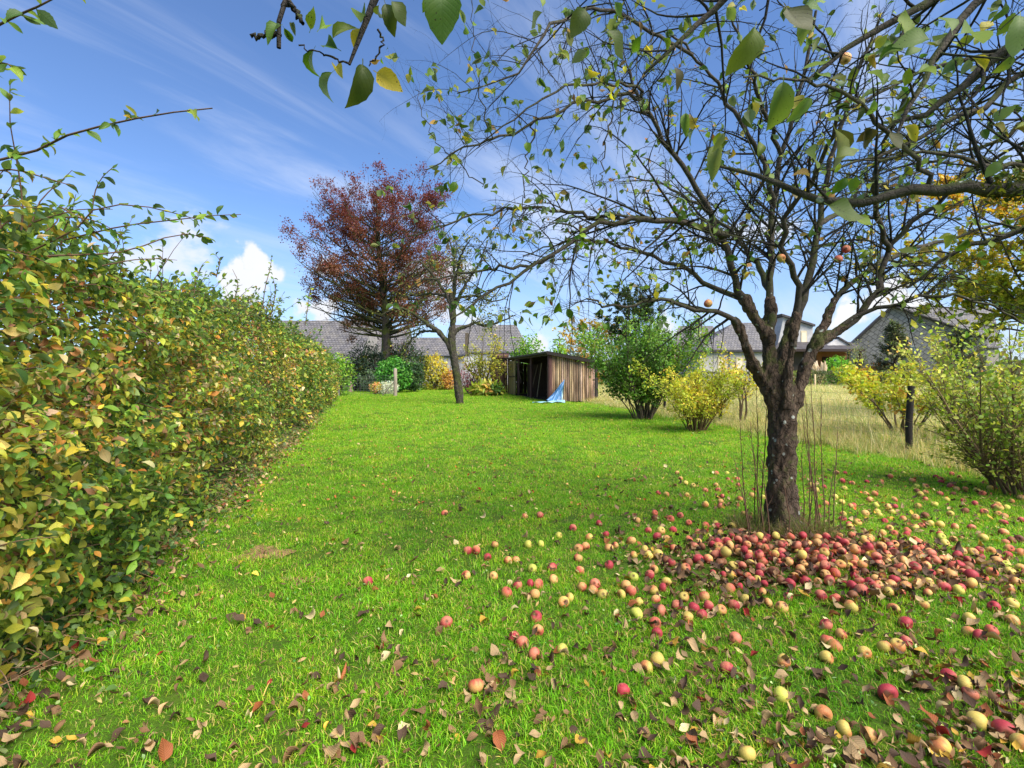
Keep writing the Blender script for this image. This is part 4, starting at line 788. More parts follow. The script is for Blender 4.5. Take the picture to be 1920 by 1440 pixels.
def build_hedge():
    t = thing('hornbeam_hedge', 'tall hornbeam hedge of green, yellow and brown autumn leaves along the lawn', 'hedge', (hedge_x(8), 8, 0))
    tn, nn = nrm(np.array([-.3, 1, 0])), nrm(np.array([1, .3, 0]))
    P_, D_, N_, S_, T_ = [], [], [], [], []
    for y0, y1, den, sz, deep in ((-1.2, 5.2, 2700, .062, .75), (5.2, 10, 1750, .066, .7), (10, 28.2, 620, .094, .55)):
        n = int(den * (y1 - y0) * 1.044 * 2.4); y = rng.uniform(y0, y1, n); top = hedge_top(y); z = top * rng.uniform(0.01, 1, n) ** .95
        q = np.stack([y * 1.7, z * 2.1, 0 * y], 1); bul = .22 * vnoise(q * .8, 1) + .15 * vnoise(q * 2.3, 2) + .05 * vnoise(q * 6, 17)
        prof = .12 * np.sin(np.pi * np.clip(z / top, 0, 1)) + .10 * (1 - z / top).clip(0, 1) ** 5 - .30 * np.clip((z / top - .86) / .14, 0, 1) ** 2
        dep = -deep * rng.exponential(.33, n); off = bul + prof + dep; off = np.maximum(off, -1.2)
        p = np.stack([hedge_x(y), y, z], 1) + nn * off[:, None]; P_.append(p)
        D_.append(nrm(nn * rng.uniform(-.1, 1, (n, 1)) + tn * rng.normal(0, .8, (n, 1)) + np.array([0, 0, 1]) * rng.normal(-.2, .45, (n, 1))))
        N_.append(nrm(nn * .4 + np.array([0, 0, .8]) + rng.normal(0, .55, (n, 3)))); S_.append(sz * np.exp(rng.normal(-.12, .34, n)).clip(.4, 1.5)); T_.append(np.clip(.45 + .22 * vnoise(np.stack([y * 1.1, z * 1.6, 0 * y], 1), 3) + .10 * np.sin(np.pi * z / top) + rng.normal(0, .2, n), 0, 1))
    # flat top and far side, coarser
    n = 20000; y = -1.2 + 29 * rng.uniform(0, 1, n) ** 1.7; top = hedge_top(y); o = rng.uniform(-1.35, -.05, n); z = np.where(o < -.85, rng.uniform(0, 1, n) ** .7 * top, top + .07 * rng.normal(size=n) - .03); p = np.stack([hedge_x(y), y, z], 1) + nn * o[:, None]
    P_.append(p); D_.append(nrm(rng.normal(size=(n, 3)))); N_.append(nrm(rng.normal(0, .4, (n, 3)) + [0, 0, 1])); S_.append(.085 * rng.uniform(.7, 1.3, n)); T_.append(rng.uniform(.1, .7, n))
    # long unclipped shoots, each with its leaves in two rows
    ys = np.concatenate([rng.uniform(1.4, 6, 60), rng.uniform(6, 14, 150), rng.uniform(14, 27, 90)]); m = len(ys)
    s = np.stack([hedge_x(ys), ys, hedge_top(ys) - .12], 1) + nn * rng.uniform(-.6, .05, (m, 1))
    SH = grow(s, np.stack([rng.uniform(-.2, .9, m), rng.uniform(-.3, .5, m), rng.uniform(.5, 1.3, m)], 1), rng.uniform(.15, .5, m) * np.where(rng.uniform(size=m) < .15, 1.7, 1), 8, .10)
    ms = 330; yf = 1.2 + 14 * rng.uniform(size=ms) ** 1.4; zf = rng.uniform(.15, 1.02, ms) * hedge_top(yf)                # sprays that lean out of the face
    s2 = np.stack([hedge_x(yf), yf, zf], 1) + nn * rng.uniform(-.1, .08, (ms, 1)); SF = grow(s2, nn + tn * rng.normal(0, .6, (ms, 1)) + np.array([0, 0, 1]) * rng.normal(.15, .5, (ms, 1)), rng.uniform(.15, .42, ms), 8, .09, (0, 0, -1), .1)
    SH = np.concatenate([SH, SF]); m = len(SH)
    traced = [([(-60, 312, 2.15), (60, 285, 2.1), (130, 252, 2.05), (210, 232, 2.0), (300, 214, 1.95), (398, 203, 1.9)], .006),
              ([(60, 470, 2.6), (150, 425, 2.6), (180, 390, 2.6), (250, 384, 2.65), (320, 398, 2.7), (372, 412, 2.7)], .005),
              ([(120, 450, 2.9), (230, 424, 2.9), (330, 412, 2.9), (400, 404, 2.95), (452, 402, 3.0)], .005),
              ([(90, 480, 2.5), (230, 472, 2.6), (330, 440, 2.7), (390, 445, 2.8)], .005),
              ([(172, 400, 2.7), (178, 360, 2.7), (192, 332, 2.7), (214, 312, 2.7)], .004),
              ([(-40, 66, 1.7), (30, 30, 1.65), (80, 8, 1.6), (130, -20, 1.6)], .005), ([(-60, 330, 2.3), (20, 318, 2.3), (80, 332, 2.3), (140, 350, 2.35)], .005),
              ([(-40, 130, 1.8), (5, 118, 1.8), (22, 125, 1.8)], .004),
              ([(492, 580, 7.6), (497, 540, 7.6), (506, 505, 7.7), (510, 480, 7.7)], .008), ([(508, 590, 7.6), (516, 550, 7.6), (512, 520, 7.7)], .008),
              ([(440, 560, 6.4), (446, 530, 6.4), (436, 505, 6.4)], .006), ([(572, 610, 11.5), (578, 570, 11.6), (582, 538, 11.7)], .01), ([(405, 520, 5.2), (412, 490, 5.2), (404, 478, 5.2)], .006)]
    TS, TSR = [], []
    for pts, r in traced:
        a, b = resample([P(*q) for q in pts], np.linspace(r, r * .4, len(pts)), 8); TS.append(a); TSR.append(b)
    SH = np.concatenate([SH, np.array(TS)]); SR = np.concatenate([np.linspace(.005, .0015, 8)[None] * np.ones((m, 1)), np.array(TSR)])
    L = plen(SH); cnt = np.clip((L / .036).astype(int), 6, 34); cnt[m:] = np.clip(L[m:] / .03, 12, 46).astype(int); cnt[m] = 26; idx = np.repeat(np.arange(len(SH)), cnt); tt = rng.uniform(.05, 1, len(idx)); lp, lt, _ = along(SH, SR, idx, tt); k = len(idx)
    side = nrm(np.cross(lt, [0, 0, 1])) * np.where(rng.uniform(size=k) < .5, -1, 1)[:, None]
    big = np.where(lp[:, 1] > 9, 1.5, 1.0)
    P_.append(lp); D_.append(nrm(lt * .5 + side * rng.uniform(.2, 1, (k, 1)) + rng.normal(0, .35, (k, 3)))); N_.append(nrm(rng.normal(0, .5, (k, 3)) + [0, -.25, .8])); S_.append(.062 * rng.uniform(.6, 1.2, k) * big); T_.append(np.clip(rng.normal(.33, .16, k), 0, 1))
    p, d, no, sz, ky = map(np.concatenate, (P_, D_, N_, S_, T_)); col = pal(len(p), HORN, .22, ky)
    vis = in_frame(p); near = np.where(vis, sz / p[:, 1], 0); surf = np.zeros(len(p)); off = (p[:, 0] - hedge_x(p[:, 1])) * .958; near = near * (off > -.12)
    pick = np.zeros(len(p), bool); pick[np.argsort(-near)[:300]] = True
    part_leaves(t, 'leaf', M_HORN, T_HORN_FINE, p[pick], d[pick], no[pick], sz[pick], col[pick])
    far = (p[:, 1] > 11) & ~pick; mid = ~far & ~pick
    mb = MB(); leaves_mix(mb, T_HORN, p[mid], d[mid], no[mid], sz[mid], col[mid]); leaves_mix(mb, T_OVAL, p[far], d[far], no[far], sz[far], col[far]); mb.build('foliage', M_HORN, t, kind='stuff')
    mb = MB(); tubes(mb, SH, SR, 5, s2l((98, 76, 58))); mb.build('shoots', M_STEM, t, kind='stuff')
    # inner stems and twigs
    ys = np.arange(-1.2, 28.2, .26); m = len(ys); s = np.stack([hedge_x(ys) - .45 + rng.normal(0, .06, m), ys, np.full(m, -.05)], 1); S = grow(s, np.tile([0, 0, 1.0], (m, 1)), np.full(m, 1.75), 8, .06); SRr = np.linspace(.028, .008, 8)[None] * np.ones((m, 1))
    T, TR = children(S, SRr, 13, .03, 1, .6, 1.5, .38, 7, .16, nn, .55, (0, 0, 1), .15, .4); mb = MB(); tubes(mb, S, SRr, 6, s2l((84, 70, 58))); mb.build('stem', M_STEM, t, kind='stuff')
    mb = MB(); tubes(mb, T, TR, 3, s2l((96, 76, 60))); U, UR = children(T[T[:, 0, 1] < 9], TR[T[:, 0, 1] < 9], 7, .3, 1, .4, 1.1, .5, 5, .15, nn, .3, rmul=.6, lmax=.3); tubes(mb, U, UR, 3, s2l((104, 82, 62))); mb.build('twigs', M_STEM, t, kind='stuff')
    # dry brown leaves caught inside
    n = 5200; y = rng.uniform(-1, 20, n); z = rng.uniform(.05, 1, n) * hedge_top(y) * .9; pp = np.stack([hedge_x(y), y, z], 1) + nn * rng.uniform(-.55, -.02, (n, 1)); mb = MB()
    leaves_mix(mb, T_DRY[:2], pp, nrm(rng.normal(size=(n, 3))), nrm(rng.normal(size=(n, 3)) + [.3, 0, .5]), .07 * rng.uniform(.6, 1.2, n), pal(n, [((126, 84, 52), 3), ((96, 66, 46), 3), ((168, 118, 72), 2)], .2)); mb.build('dry_foliage', M_DRY, t, kind='stuff')
build_hedge()
def hedge_foot():                          # ivy and small weeds that creep out from under the hedge
    n = 9000; y = 1.0 + 24 * rng.uniform(size=n) ** 1.5; off = rng.exponential(.17, n) - .12; x = hedge_x(y) + off; p = np.stack([x, y, gz(x, y) + rng.uniform(.005, .12, n) * np.exp(-off.clip(0) * 3)], 1)
    keep = vnoise(np.stack([x * 2, y * 2, 0 * x], 1), 19) > -.45; p = p[keep]; n = len(p); mb = MB()
    leaves_mix(mb, T_OVAL, p, nrm(np.stack([rng.normal(.3, .7, n), rng.normal(size=n), rng.normal(0, .3, n)], 1)), nrm(rng.normal(0, .45, (n, 3)) + [.2, 0, 1]), rng.uniform(.018, .05, n) * (1 + p[:, 1] / 20), pal(n, [((54, 84, 44), 3), ((84, 112, 60), 3), ((128, 146, 96), 2), ((120, 110, 70), 1.4), ((150, 112, 76), 1.2)], .2))
    tag(mb.build('ground_ivy', M_LEAF, kind='stuff'), 'creeping ivy and small weeds spilling from under the hedge', 'ivy')
    m = 420; y = 1.0 + 14 * rng.uniform(size=m) ** 1.3; s = np.stack([hedge_x(y) + rng.normal(.0, .12, m), y, rng.uniform(.01, .25, m)], 1); q = grow(s, np.stack([rng.uniform(.2, 1, m), rng.normal(0, .8, m), rng.normal(-.1, .3, m)], 1), rng.uniform(.15, .5, m), 6, .2, (0, 0, -1), .15); q[..., 2] = np.maximum(q[..., 2], gz(q[..., 0], q[..., 1]) + .004); mb = MB(); tubes(mb, q, np.linspace(.003, .0012, 6)[None] * np.ones((m, 1)), 3, s2l((140, 112, 86)))
    tag(mb.build('dry_stalks', M_STEM, kind='stuff'), 'tangle of dry twigs and stalks along the hedge foot', 'twigs')
hedge_foot()

# ================================================================= apple trees
T_APL = [leaf_tmpl(5, .29, f, c, tw, 0, .16) for f, c, tw in ((.25, .6, .2), (.45, 1.0, -.4), (.15, -.3, .3), (.55, 1.3, .7))]
T_APL_FINE = [leaf_tmpl(14, w, f, c, tw, .035, .17, cu) for w, f, c, tw, cu in ((.27, .3, .7, .5, .25), (.26, .6, 1.1, -.8, .35), (.29, .2, -.5, .6, .3), (.25, .7, 1.6, 1.1, .3), (.29, .25, .5, -.6, .4), (.26, .9, .8, .3, .3))]
APL = [((62, 92, 32), 4), ((84, 114, 38), 3.6), ((112, 134, 44), 2), ((160, 150, 46), 1.1), ((150, 114, 60), .7), ((110, 80, 56), .5)]
def fused_trunk(name, tube_list, mat, parent, voxel=.014, amp=.012, rs=1.0):
    # trunk and limb bases grown together: tubes are joined by a voxel remesh, then roughened into plates of bark
    mb = MB()
    for pts, rad in tube_list:
        p, r = resample(pts, np.asarray(rad) * rs, 26); tubes(mb, p[None], r[None], 14, (.1, .1, .1))
        for e, rr, dr in ((p[-1], r[-1], p[-1] - p[-2]), (p[0], r[0], p[0] - p[1])):
            dr = nrm(dr); tubes(mb, np.stack([e, e + dr * rr * .5, e + dr * rr * .62])[None], np.array([[rr, rr * .6, rr * .03]]), 14, (.1, .1, .1))
    me = mb.mesh('tmp'); o = bpy.data.objects.new('tmp', me); COL.objects.link(o)
    md = o.modifiers.new('r', 'REMESH'); md.mode = 'VOXEL'; md.voxel_size = voxel; md.use_smooth_shade = True
    ms = o.modifiers.new('s', 'SMOOTH'); ms.factor = .5; ms.iterations = 4
    dg = bpy.context.evaluated_depsgraph_get(); ev = o.evaluated_get(dg); m2 = bpy.data.meshes.new_from_object(ev); bpy.data.objects.remove(o)
    n = len(m2.vertices); v = np.zeros(n * 3, np.float32); m2.vertices.foreach_get('co', v); v = v.reshape(-1, 3); nn = np.zeros(n * 3, np.float32); m2.vertices.foreach_get('normal', nn); nn = nn.reshape(-1, 3)
    q = v * [1, 1, .45]; v = v + nn * (amp * (vnoise(q * 16, 4) + .8 * vnoise(q * 37, 8) + 1.2 * vnoise(v * 4.5, 2)))[:, None]
    m2.vertices.foreach_set('co', v.astype(np.float32).ravel()); m2.update(); m2.name = name
    for p in m2.polygons: p.use_smooth = True
    m2.materials.clear(); return link(name, m2, mat, parent)
def twiggery(t, limbs, spec, leaf_n, leaf_size, mats, name_twig='twigs'):
    """limbs: list of (points (n,3), radii). Each limb is a part with its own twigs; returns leaf anchor points."""
    anchors = []
    for pts, rad in limbs:
        p, r = resample(pts, rad, 22); p[1:-1] += rng.normal(0, .012 * spec['s'], (20, 3)); lo = MB(); tubes(lo, p[None], r[None], 9, (.1, .1, .1)); part = lo.build('limb', mats[0], t)
        A, AR = children(p[None], r[None], spec['d1'], .16, 1, .5, 1.25, spec.get('l1', .36), 11, .105, spec.get('b1', (0, 0, .4)), .5, (0, 0, -1), spec.get('droop', .10), .5, .012 * spec['s'], .22, .35 * spec['s'], 1.5 * spec['s'])
        A2, AR2 = children(A, AR, spec['d2'], .08, 1, .5, 1.3, .42, 8, .12, (0, 0, .3), .3, (0, 0, -1), .06, .6, .0052 * spec['s'], .3, .10 * spec['s'], .6 * spec['s'])
        A3, AR3 = children(np.concatenate([A2]), np.concatenate([AR2]), spec['d3'], .05, 1, .6, 1.4, .3, 5, .25, (0, 0, .3), .4, rmul=.75, rmax=.0032 * spec['s'], lmin=.025 * spec['s'], lmax=.11 * spec['s'], rend=.75)
        A4, AR4 = children(np.concatenate([A]), np.concatenate([AR]), spec['d3'] * .8, .05, 1, .7, 1.5, .15, 5, .25, (0, 0, .3), .4, rmul=.6, rmax=.0045 * spec['s'], lmin=.03 * spec['s'], lmax=.12 * spec['s'], rend=.8)
        tw = MB(); tubes(tw, A, AR, 6, (.1, .1, .1)); tubes(tw, A2, AR2, 4, (.1, .1, .1))
        for q, qr in ((A3, AR3), (A4, AR4)):
            if len(q): qr = qr.copy(); qr[:, -1] *= 1.25; tubes(tw, q, qr, 3, (.1, .1, .1))
        tw.build(name_twig, mats[1], part, kind='stuff')
        for q, qr in ((A2, AR2), (A3, AR3), (A4, AR4)):
            if len(q): anchors.append(np.stack([q[:, -1], q[:, -1] - q[:, -2]], 1))
    an = np.concatenate(anchors); sel = rng.choice(len(an), min(leaf_n, len(an)), replace=False); an = np.repeat(an[sel], rng.choice([1, 2, 3], len(sel), p=[.5, .3, .2]), axis=0)
    pos, d = an[:, 0], nrm(nrm(an[:, 1]) + rng.normal(0, .55, (len(an), 3)) + [0, 0, -.55]); n = nrm(rng.normal(0, .7, (len(an), 3)) + [0, -.3, .6])
    return pos, d, n, leaf_size * rng.uniform(.6, 1.25, len(an))
def Q(px, py, Y): return P(px, py, Y)

def main_apple():
    b = G(1467, 1000); x0, y0 = b; t = thing('apple_tree', 'old apple tree with thick lichen spotted trunk, its apples heaped below', 'tree', (x0, y0, 0)); Y = y0
    tr = [((x0, Y, -.12), .22), (Q(1467, 985, Y), .175), (Q(1467, 930, Y), .150), (Q(1466, 850, Y), .138), (Q(1467, 790, Y), .138), (Q(1467, 745, Y), .145), (Q(1467, 715, Y), .11)]
    base = [([q[0] for q in tr], [q[1] for q in tr]),
            ([Q(1455, 765, Y), Q(1434, 720, Y + .02), Q(1411, 683, Y - .05), Q(1400, 650, Y - .1), Q(1388, 620, Y - .12), Q(1376, 598, Y - .14)], [.085, .062, .054, .052, .05, .046]),
            ([Q(1456, 760, Y), Q(1446, 710, Y - .02), Q(1443, 670, Y - .01), Q(1440, 632, Y), Q(1418, 598, Y), Q(1395, 560, Y)], [.10, .085, .078, .074, .066, .058]),
            ([Q(1472, 765, Y - .06), Q(1477, 720, Y - .1), Q(1483, 673, Y - .13), Q(1488, 630, Y - .14), Q(1494, 590, Y - .12)], [.085, .066, .058, .054, .05]),
            ([Q(1470, 745, Y + .08), Q(1468, 690, Y + .16), Q(1476, 640, Y + .2), Q(1497, 583, Y + .22), Q(1508, 545, Y + .22)], [.08, .062, .06, .058, .055]), ([Q(1440, 640, Y), Q(1443, 600, Y + .04), Q(1444, 560, Y + .08)], [.06, .062, .06]),
            ([Q(1480, 765, Y), Q(1499, 727, Y), Q(1513, 683, Y), Q(1534, 642, Y), Q(1567, 624, Y + .02), Q(1605, 596, Y + .03)], [.085, .070, .064, .058, .048, .044]),
            ([Q(1508, 700, Y + .03), Q(1526, 650, Y + .08), Q(1545, 610, Y + .12), Q(1566, 562, Y + .2)], [.06, .06, .056, .05])]
    for k in range(7):
        a = k * .9 + .3; base.append(([(x0, Y, .16), (x0 + .14 * math.cos(a), Y + .14 * math.sin(a), .05), (x0 + .25 * math.cos(a), Y + .25 * math.sin(a), -.05)], [.09, .07, .04]))
    fused_trunk('trunk', base, M_BARK, t, rs=.80)
    L = lambda pts, r0, r1: ([Q(*q) for q in pts], np.linspace(r0 * .64, r1 * .9, len(pts)))
    limbs = [L([(1440, 632, Y), (1418, 598, Y), (1398, 562, Y), (1376, 520, Y - .05), (1352, 447, Y - .1), (1322, 375, Y - .2), (1286, 320, Y - .3), (1243, 260, Y - .4), (1207, 193, Y - .5), (1180, 130, Y - .55)], .06, .012),
        L([(1442, 625, Y + .02), (1443, 600, Y + .04), (1443, 544, Y + .1), (1446, 453, Y + .15), (1452, 362, Y + .15), (1464, 290, Y + .1), (1485, 230, Y), (1510, 120, Y - .1), (1530, 20, Y - .2)], .06, .012),
        L([(1450, 390, Y + .15), (1437, 338, Y + .05), (1425, 290, Y), (1394, 242, Y - .1), (1364, 193, Y - .15), (1340, 151, Y - .2), (1298, 103, Y - .3), (1250, 60, Y - .4)], .04, .009),
        L([(1476, 640, Y + .2), (1497, 583, Y + .22), (1508, 548, Y + .22), (1527, 483, Y + .25), (1536, 411, Y + .3), (1548, 330, Y + .3), (1575, 240, Y + .2), (1600, 150, Y + .1), (1640, 60, Y)], .066, .012),
        L([(1486, 650, Y - .13), (1494, 590, Y - .12), (1498, 535, Y - .2), (1470, 470, Y - .35), (1480, 400, Y - .5), (1530, 330, Y - .8), (1560, 250, Y - 1.1), (1580, 160, Y - 1.3)], .05, .01),
        L([(1550, 634, Y + .01), (1580, 615, Y + .02), (1605, 596, Y + .03), (1632, 562, Y + .02), (1654, 526, Y), (1666, 470, Y), (1702, 423, Y - .1), (1751, 387, Y - .2), (1810, 330, Y - .4), (1880, 290, Y - .6), (1960, 260, Y - .8)], .056, .010),
        L([(1530, 640, Y + .08), (1545, 610, Y + .12), (1566, 562, Y + .2), (1630, 508, Y + .33), (1702, 471, Y + .45), (1787, 447, Y + .5), (1870, 420, Y + .4), (1960, 395, Y + .3)], .055, .010),
        L([(1364, 440, Y - .1), (1330, 430, Y - .25), (1280, 417, Y - .35), (1219, 411, Y - .45), (1171, 411, Y - .5), (1122, 423, Y - .55), (1086, 447, Y - .6), (1026, 483, Y - .7), (941, 538, Y - .8), (881, 568, Y - .85), (845, 598, Y - .9)], .048, .006), L([(925, 262, Y - 1.05), (905, 190, Y - 1.2), (893, 100, Y - 1.3), (885, -10, Y - 1.4)], .007, .002), L([(905, 350, Y - 1.0), (850, 300, Y - 1.1), (800, 240, Y - 1.2), (778, 168, Y - 1.2)], .006, .002), L([(1000, 230, Y - 1.0), (985, 330, Y - .95), (978, 420, Y - .9)], .009, .003), L([(1150, 190, Y - .9), (1130, 300, Y - .85), (1140, 390, Y - .8)], .009, .003),
        L([(1140, 417, Y - .5), (1100, 405, Y - .5), (1050, 393, Y - .5), (1002, 387, Y - .55), (911, 399, Y - .6), (820, 429, Y - .7), (764, 443, Y - .75)], .026, .005),
        L([(1040, 478, Y - .7), (990, 498, Y - .7), (911, 505, Y - .75), (832, 520, Y - .8), (772, 538, Y - .85)], .022, .005),
        L([(1400, 650, Y - .1), (1388, 620, Y - .12), (1374, 596, Y - .18), (1340, 583, Y - .35), (1290, 578, Y - .45), (1230, 560, Y - .6), (1160, 575, Y - .75), (1100, 560, Y - .9)], .045, .007),
        L([(1400, 565, Y), (1328, 532, Y + .15), (1274, 501, Y + .2), (1213, 477, Y + .3), (1122, 455, Y + .3), (1062, 455, Y + .3), (980, 480, Y + .3)], .04, .006),
        L([(1215, 210, Y - .5), (1180, 180, Y - .8), (1110, 187, Y - .9), (1009, 229, Y - 1.0), (915, 264, Y - 1.05), (857, 288, Y - 1.1), (799, 319, Y - 1.15)], .022, .004),
        L([(1207, 190, Y - .5), (1184, 159, Y - .9), (1071, 160, Y - 1.2), (993, 202, Y - 1.3), (900, 270, Y - 1.3)], .018, .004),
        L([(1298, 103, Y - .3), (1220, 60, Y - .7), (1129, 18, Y - 1.1), (1052, 39, Y - 1.4), (1013, 74, Y - 1.5), (986, 120, Y - 1.5), (950, 148, Y - 1.5), (857, 175, Y - 1.5)], .022, .004),
        L([(1443, 544, Y + .1), (1400, 470, Y + .6), (1330, 400, Y + 1.0), (1250, 350, Y + 1.3), (1180, 330, Y + 1.6)], .045, .008),
        L([(1535, 420, Y + .3), (1600, 380, Y + .8), (1690, 330, Y + 1.2), (1800, 300, Y + 1.5)], .042, .008),
        L([(1567, 624, Y + .02), (1610, 592, Y), (1690, 565, Y - .2), (1780, 555, Y - .35), (1870, 580, Y - .4), (1950, 620, Y - .45)], .035, .006),
        L([(1464, 290, Y + .1), (1430, 200, Y - .2), (1400, 110, Y - .5), (1370, 30, Y - .7)], .03, .008),
        L([(1666, 470, Y), (1640, 380, Y - .3), (1650, 290, Y - .6), (1690, 200, Y - .9), (1740, 110, Y - 1.1)], .034, .008)]
    pos, d, n, sz = twiggery(t, limbs, dict(s=1.0, d1=14, d2=9.5, d3=14, l1=.36, droop=.14), 1700, .070, (M_LIMB, M_TWIG))
    # leaves linger most towards the outer, western boughs
    keep = rng.uniform(size=len(pos)) < np.clip(.62 + .2 * (x0 - pos[:, 0]), .55, 1); pos, d, n, sz = pos[keep], d[keep], n[keep], sz[keep]
    ok = pos[:, 2] > 1.75; pos, d, n, sz = pos[ok], d[ok], n[ok], sz[ok]
    col = pal(len(pos), APL, .2); vis = in_frame(pos); sc = np.where(vis, sz / pos[:, 1].clip(.3), 0); pick = np.zeros(len(pos), bool); pick[np.argsort(-sc)[:300]] = True
    part_leaves(t, 'leaf', M_APPLE_LEAF, T_APL_FINE, pos[pick], d[pick], n[pick], sz[pick], col[pick])
    mb = MB(); leaves_mix(mb, T_APL, pos[~pick], d[~pick], n[~pick], sz[~pick], col[~pick]); mb.build('foliage', M_APPLE_LEAF, t, kind='stuff')
    # dry upright suckers round the foot
    k = 0
    for px, top, yy in ((1393, 770, .1), (1399, 860, -.2), (1418, 690, .05), (1424, 700, .12), (1430, 790, -.15), (1405, 900, -.25), (1508, 820, .15), (1517, 860, -.1), (1524, 730, .1), (1532, 770, -.15), (1541, 900, -.2), (1545, 800, .1), (1552, 740, .05), (1562, 860, -.05), (1572, 800, .12), (1580, 930, -.2), (1440, 860, -.3), (1480, 900, -.32), (1412, 830, .2), (1536, 690, .18)):
        s = Q(1467 + (px - 1467) * .92, 995, Y + yy) * [1, 1, 0]; e = Q(px + rng.uniform(-8, 8), top, Y + yy); m = grow(s[None], (e - s)[None], np.array([np.linalg.norm(e - s)]), 12, .045); mr = np.linspace(.006, .002, 12)[None]
        mb = MB(); tubes(mb, m, mr, 5, s2l((104, 78, 62))); c, cr = children(m, mr, 11, .25, 1, .3, .8, .22, 5, .1, (0, 0, 1), .5, rmul=.6, lmin=.03, lmax=.28); tubes(mb, c, cr, 3, s2l((112, 86, 68))); mb.build('sucker', M_STEM, t)
    return t
main_apple()

def second_apple():
    Y = 22.8; b = P(861, 757, Y); t = thing('apple_tree', 'smaller leaning apple tree on the middle of the lawn near the shed', 'tree', (b[0], Y, 0))
    L = lambda pts, r0, r1: ([Q(*q) for q in pts], np.linspace(r0, r1, len(pts)))
    fused_trunk('trunk', [L([(863, 764, Y), (862, 752, Y), (858, 715, Y), (851, 670, Y), (847, 640, Y), (848, 615, Y)], .20, .15), L([(849, 665, Y), (838, 642, Y), (822, 622, Y), (800, 607, Y)], .12, .09), L([(848, 630, Y), (858, 618, Y), (880, 610, Y)], .11, .07), L([(848, 625, Y), (850, 580, Y), (845, 550, Y)], .13, .1)], M_BARK2, t, .03, .016)
    limbs = [L([(802, 608, Y), (785, 596, Y), (770, 585, Y - .3), (745, 578, Y - .6), (715, 590, Y - .8)], .09, .02), L([(820, 622, Y), (790, 622, Y + .4), (768, 640, Y + .6), (755, 655, Y + .8)], .06, .015),
             L([(848, 600, Y), (840, 560, Y), (815, 520, Y - .3), (785, 490, Y - .6), (760, 500, Y - .9)], .10, .02), L([(848, 590, Y), (852, 530, Y + .3), (850, 480, Y + .3), (840, 440, Y + .3)], .10, .02),
             L([(850, 580, Y), (875, 530, Y - .2), (900, 490, Y - .4), (915, 450, Y - .5)], .09, .02), L([(860, 618, Y), (890, 606, Y), (915, 610, Y - .2), (945, 600, Y - .3), (968, 590, Y - .4)], .085, .02),
             L([(850, 560, Y), (890, 555, Y + .3), (925, 565, Y + .5), (955, 555, Y + .8)], .07, .02), L([(848, 560, Y), (810, 550, Y + .6), (780, 555, Y + 1.2), (760, 545, Y + 1.4)], .07, .02), L([(850, 540, Y), (865, 480, Y - .8), (880, 450, Y - 1.3)], .07, .02)]
    pos, d, n, sz = twiggery(t, limbs, dict(s=1.7, d1=4.0, d2=4.4, d3=6.0, l1=.42, droop=.1), 7500, .10, (M_BARK2, M_BARK2))
    col = pal(len(pos), [((84, 92, 40), 4), ((110, 116, 48), 3), ((150, 146, 60), 2), ((72, 80, 44), 3)], .2); mb = MB(); leaves_mix(mb, T_OVAL, pos, d, n, sz, col); mb.build('foliage', M_APPLE_LEAF, t, kind='stuff')
second_apple()

